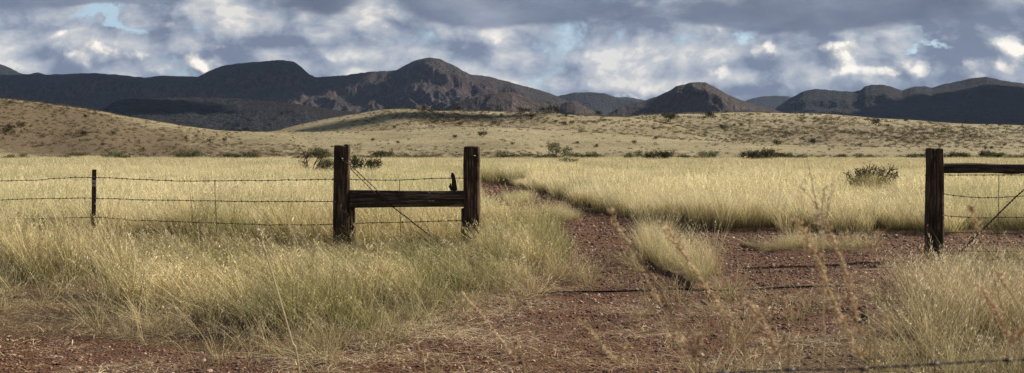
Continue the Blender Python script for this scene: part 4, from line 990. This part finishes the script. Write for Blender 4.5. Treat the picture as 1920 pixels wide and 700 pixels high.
# ------------------------------------------------------------------ near grass stalks, out of focus
def build_stalks():
    def smat(name, a, b, tr=.25):
        m, t, out = new_mat(name); r = attr(t, 'r').outputs['Fac']; c = t.mix(r, a, b)
        d = t.n.new('ShaderNodeBsdfDiffuse'); q = t.n.new('ShaderNodeBsdfTranslucent'); mx = t.n.new('ShaderNodeMixShader'); mx.inputs[0].default_value = tr
        t.l.new(c, d.inputs[0]); t.l.new(c, q.inputs[0]); t.l.new(d.outputs[0], mx.inputs[1]); t.l.new(q.outputs[0], mx.inputs[2]); t.l.new(mx.outputs[0], out.inputs[0]); return m
    pale = smat('stalk_pale', (.55, .47, .28), (.72, .64, .44)); olive = smat('stalk_olive', (.42, .36, .19), (.56, .48, .27))
    rust = smat('seed_rust', (.60, .46, .31), (.88, .72, .53)); gold = smat('seed_gold', (.60, .46, .27), (.90, .76, .53)); cream = smat('seed_cream', (.66, .56, .38), (.9, .82, .64))
    def stalk(pts, Y, label, stem_m, seed_m, head=(0., .5), r=.0014, nseed=60, slen=.010, spread=.010, seed=0, branches=()):
        g = random.Random(seed); w = [P(a, b, Y + .05 * i) for i, (a, b) in enumerate(pts)]
        d = (w[-1] - w[-2]); 
        if d.z > -1e-3: d.z = -.1
        d = Vector((d.x * .55, d.y, d.z)); k = (w[-1].z - 0.0) / -d.z; w.append(w[-1] + Vector((d.x * k * .45, d.y * k, d.z * k))); w[-1].z = -.02
        path = smooth_path(w, .005); n = len(path); base = w[-1].copy(); base.z = 0
        e = empty('grass_stalk', base); tag(e, label, 'grass stalk', 'tall grass stalks close to the camera')
        mb = MB(); r *= 1.9; mb.tube(path, [r * (.45 + .75 * i / n) for i in range(n)], 6)
        vis = [i for i in range(n)]; tot = sum(1 for p in path if p.z > w[-2].z)
        sb = MB(); R_ = []
        for br in branches:
            q = [P(a, b, Y + .02) for a, b in br]; qp = smooth_path(q, .01); mb.tube(qp, [r * .45] * len(qp), 4)
            for j in range(len(qp) * 2):
                c = qp[g.randrange(len(qp))]; dd = Vector((g.gauss(0, 1), g.gauss(0, 1), g.gauss(.8, .8))).normalized(); L = slen * g.uniform(.5, 1.1)
                n0 = len(sb.v); sb.tube([c, c + dd * L * .5, c + dd * L], [.0003, L * .16, .0002], 4, False); R_ += [g.random()] * (len(sb.v) - n0)
        for j in range(int(nseed * 1.3)):
            t = g.uniform(*head); i = int(t * (tot - 1)); c = path[min(i, n - 2)]; tg = (path[max(i - 1, 0)] - path[min(i + 1, n - 1)]).normalized()
            dd = (tg * 1.3 + Vector((g.gauss(0, .6), g.gauss(0, .6), g.gauss(0, .3)))).normalized(); L = slen * g.uniform(.5, 1.05)
            c = c + Vector((g.gauss(0, 1), g.gauss(0, 1), g.gauss(0, .5))) * spread * .27
            n0 = len(sb.v); sb.tube([c, c + dd * L * .45, c + dd * L], [.0004, L * .15, .0002], 5, False); R_ += [g.random()] * (len(sb.v) - n0)
        st = in_parent(mb, 'stem', stem_m, e)
        at = st.data.attributes.new('r', 'FLOAT', 'POINT'); at.data.foreach_set('value', [.5] * len(st.data.vertices))
        if sb.v:
            so_ = in_parent(sb, 'seed_head', seed_m, e); at = so_.data.attributes.new('r', 'FLOAT', 'POINT'); at.data.foreach_set('value', R_)
    stalk([(487, 432), (494, 462), (508, 505), (530, 580), (547, 640), (562, 705)], 3.6, 'long single pale stalk leaning left in front of the left wire fence', pale, cream, (0, .22), .0022, 40, .012, .006, 1)
    stalk([(868, 552), (893, 580), (930, 626), (960, 668), (985, 705)], 2.5, 'red-brown seed stalk below the right post of the timber brace', olive, rust, (0, .95), .0013, 120, .010, .012, 2)
    stalk([(772, 592), (780, 630), (788, 665), (798, 703)], 3.6, 'short thin pale stalk at the bottom below the timber rail', pale, cream, (0, .5), .0017, 16, .008, .005, 3)
    stalk([(710, 618), (722, 640), (735, 665), (750, 705)], 2.6, 'faint brown stalk just left of the short pale stalk', olive, rust, (0, .6), .0009, 30, .008, .008, 4)
    stalk([(1094, 603), (1112, 630), (1138, 658), (1160, 680), (1184, 706)], 2.4, 'tan seed stalk at the bottom of the track, left of the long olive one', olive, gold, (0, .95), .0012, 120, .010, .013, 5)
    stalk([(1145, 395), (1160, 430), (1192, 474), (1222, 520), (1251, 572), (1280, 638), (1306, 703)], 2.2, 'longest arching olive stalk crossing the middle of the track', olive, gold, (0, .40), .0013, 90, .009, .010, 6)
    stalk([(1268, 630), (1286, 650), (1300, 670), (1312, 704)], 2.1, 'short rust red seed head at the foot of the long arching stalk', olive, rust, (0, 1.), .0013, 90, .012, .014, 7)
    stalk([(1243, 418), (1268, 455), (1297, 500), (1330, 546), (1353, 582), (1374, 642), (1398, 702)], 2.3, 'golden seed stalk in front of the grass island on the track', olive, gold, (.0, .66), .0013, 210, .011, .015, 8)
    stalk([(1402, 567), (1420, 592), (1438, 620), (1455, 662), (1479, 704)], 2.2, 'rust coloured dense seed head right of the golden one', olive, rust, (0, .95), .0014, 190, .011, .017, 9)
    stalk([(1546, 352), (1541, 400), (1541, 440), (1545, 510), (1543, 600), (1541, 705)], 2.6, 'straight upright cream stalk with an open forked panicle', pale, cream, (0, .25), .0013, 30, .010, .012, 10,
          branches=[[(1541, 430), (1530, 380), (1520, 330), (1512, 292)], [(1541, 425), (1556, 385), (1562, 340)], [(1540, 400), (1522, 372), (1500, 350)], [(1543, 440), (1552, 410), (1553, 370)], [(1541, 450), (1532, 420), (1528, 400)]])
    stalk([(1548, 414), (1558, 440), (1571, 473), (1594, 542), (1611, 622), (1642, 703)], 2.3, 'brown seed stalk bending just right of the upright cream stalk', olive, rust, (0, .85), .0013, 190, .011, .014, 11)
    stalk([(1496, 415), (1514, 452), (1537, 496), (1557, 558), (1583, 605), (1611, 666), (1627, 705)], 2.2, 'feathery golden stalk crossing behind the upright cream stalk', olive, gold, (0, .9), .0013, 230, .011, .020, 12)
    stalk([(1838, 538), (1852, 560), (1869, 588), (1898, 642), (1918, 704)], 2.1, 'rust brown seed stalk at the lower right corner', olive, rust, (0, .9), .0014, 170, .011, .015, 13)
    stalk([(1868, 508), (1880, 528), (1894, 546), (1922, 594), (1960, 660), (1985, 706)], 2.0, 'pale green stem cut by the right edge', pale, gold, (0, .3), .0016, 40, .010, .010, 14)
    stalk([(1820, 390), (1833, 424), (1848, 470), (1872, 552), (1893, 632), (1908, 704)], 2.3, 'tall thin stalk with a small tan head right of the gatepost', olive, gold, (0, .2), .0009, 60, .011, .012, 15)
    stalk([(1395, 560), (1372, 600), (1362, 650), (1352, 705)], 2.8, 'thin stalk leaning right beside the rust seed head', olive, gold, (0, .5), .0008, 50, .008, .010, 16)
    stalk([(1180, 470), (1205, 510), (1232, 560), (1262, 622), (1290, 706)], 2.9, 'second thinner arching stalk left of the long olive one', olive, gold, (0, .5), .0008, 60, .009, .010, 17)
    stalk([(1660, 590), (1668, 630), (1680, 665), (1690, 705)], 2.7, 'short feathery stalk right of the bending brown one', olive, gold, (0, .7), .0009, 70, .009, .012, 18)
    # dead weeds at the brace and the steel post
    def weed(name, px, py, Y, h, n, seed, label, spread=.5):
        X = (px - 960) / F * Y; gz = float(ground_z(np.array([X]), np.array([Y]))[0]); g = random.Random(seed); mb = MB()
        for i in range(n):
            d = Vector((g.gauss(0, spread), g.gauss(0, spread), 1)).normalized(); p = Vector((g.gauss(0, .05), g.gauss(0, .05), 0)); L = h * g.uniform(.5, 1.05); q = [p]
            for k in range(6): d = (d + Vector((g.gauss(0, .12), g.gauss(0, .12), -.02))).normalized(); q.append(q[-1] + d * L / 6)
            mb.tube(q, [.004 * (1 - .12 * k) for k in range(7)], 4, False)
            for k in range(2, 6):
                if g.random() < .7:
                    e = (d + Vector((g.gauss(0, .8), g.gauss(0, .8), g.gauss(.2, .3)))).normalized(); mb.tube([q[k], q[k] + e * L * .12, q[k] + e * L * .2], [.0025, .002, .001], 3, False)
        o = mb.build(name, DARKW, None, False, (X, Y, gz)); tag(o, label, 'weed')
    m, t, out = new_mat('dead_weed_stem'); principled(t, out, (.075, .05, .035), .9, .1); DARKW = m
    weed('dead_weed', 845, 470, 16.8, .62, 9, 1, 'dark dead weed between the brace posts, beside the right post', .5)
    weed('dead_weed', 775, 470, 16.9, .52, 9, 2, 'dark dead weed under the middle of the timber rail', .4)
    weed('dead_weed', 182, 470, 19.1, .75, 22, 3, 'dark dead weed leaning on the rusty steel post', .45)
    weed('dead_weed', 893, 480, 16.75, .5, 14, 4, 'short dead weed at the foot of the right brace post', .3)
build_stalks()
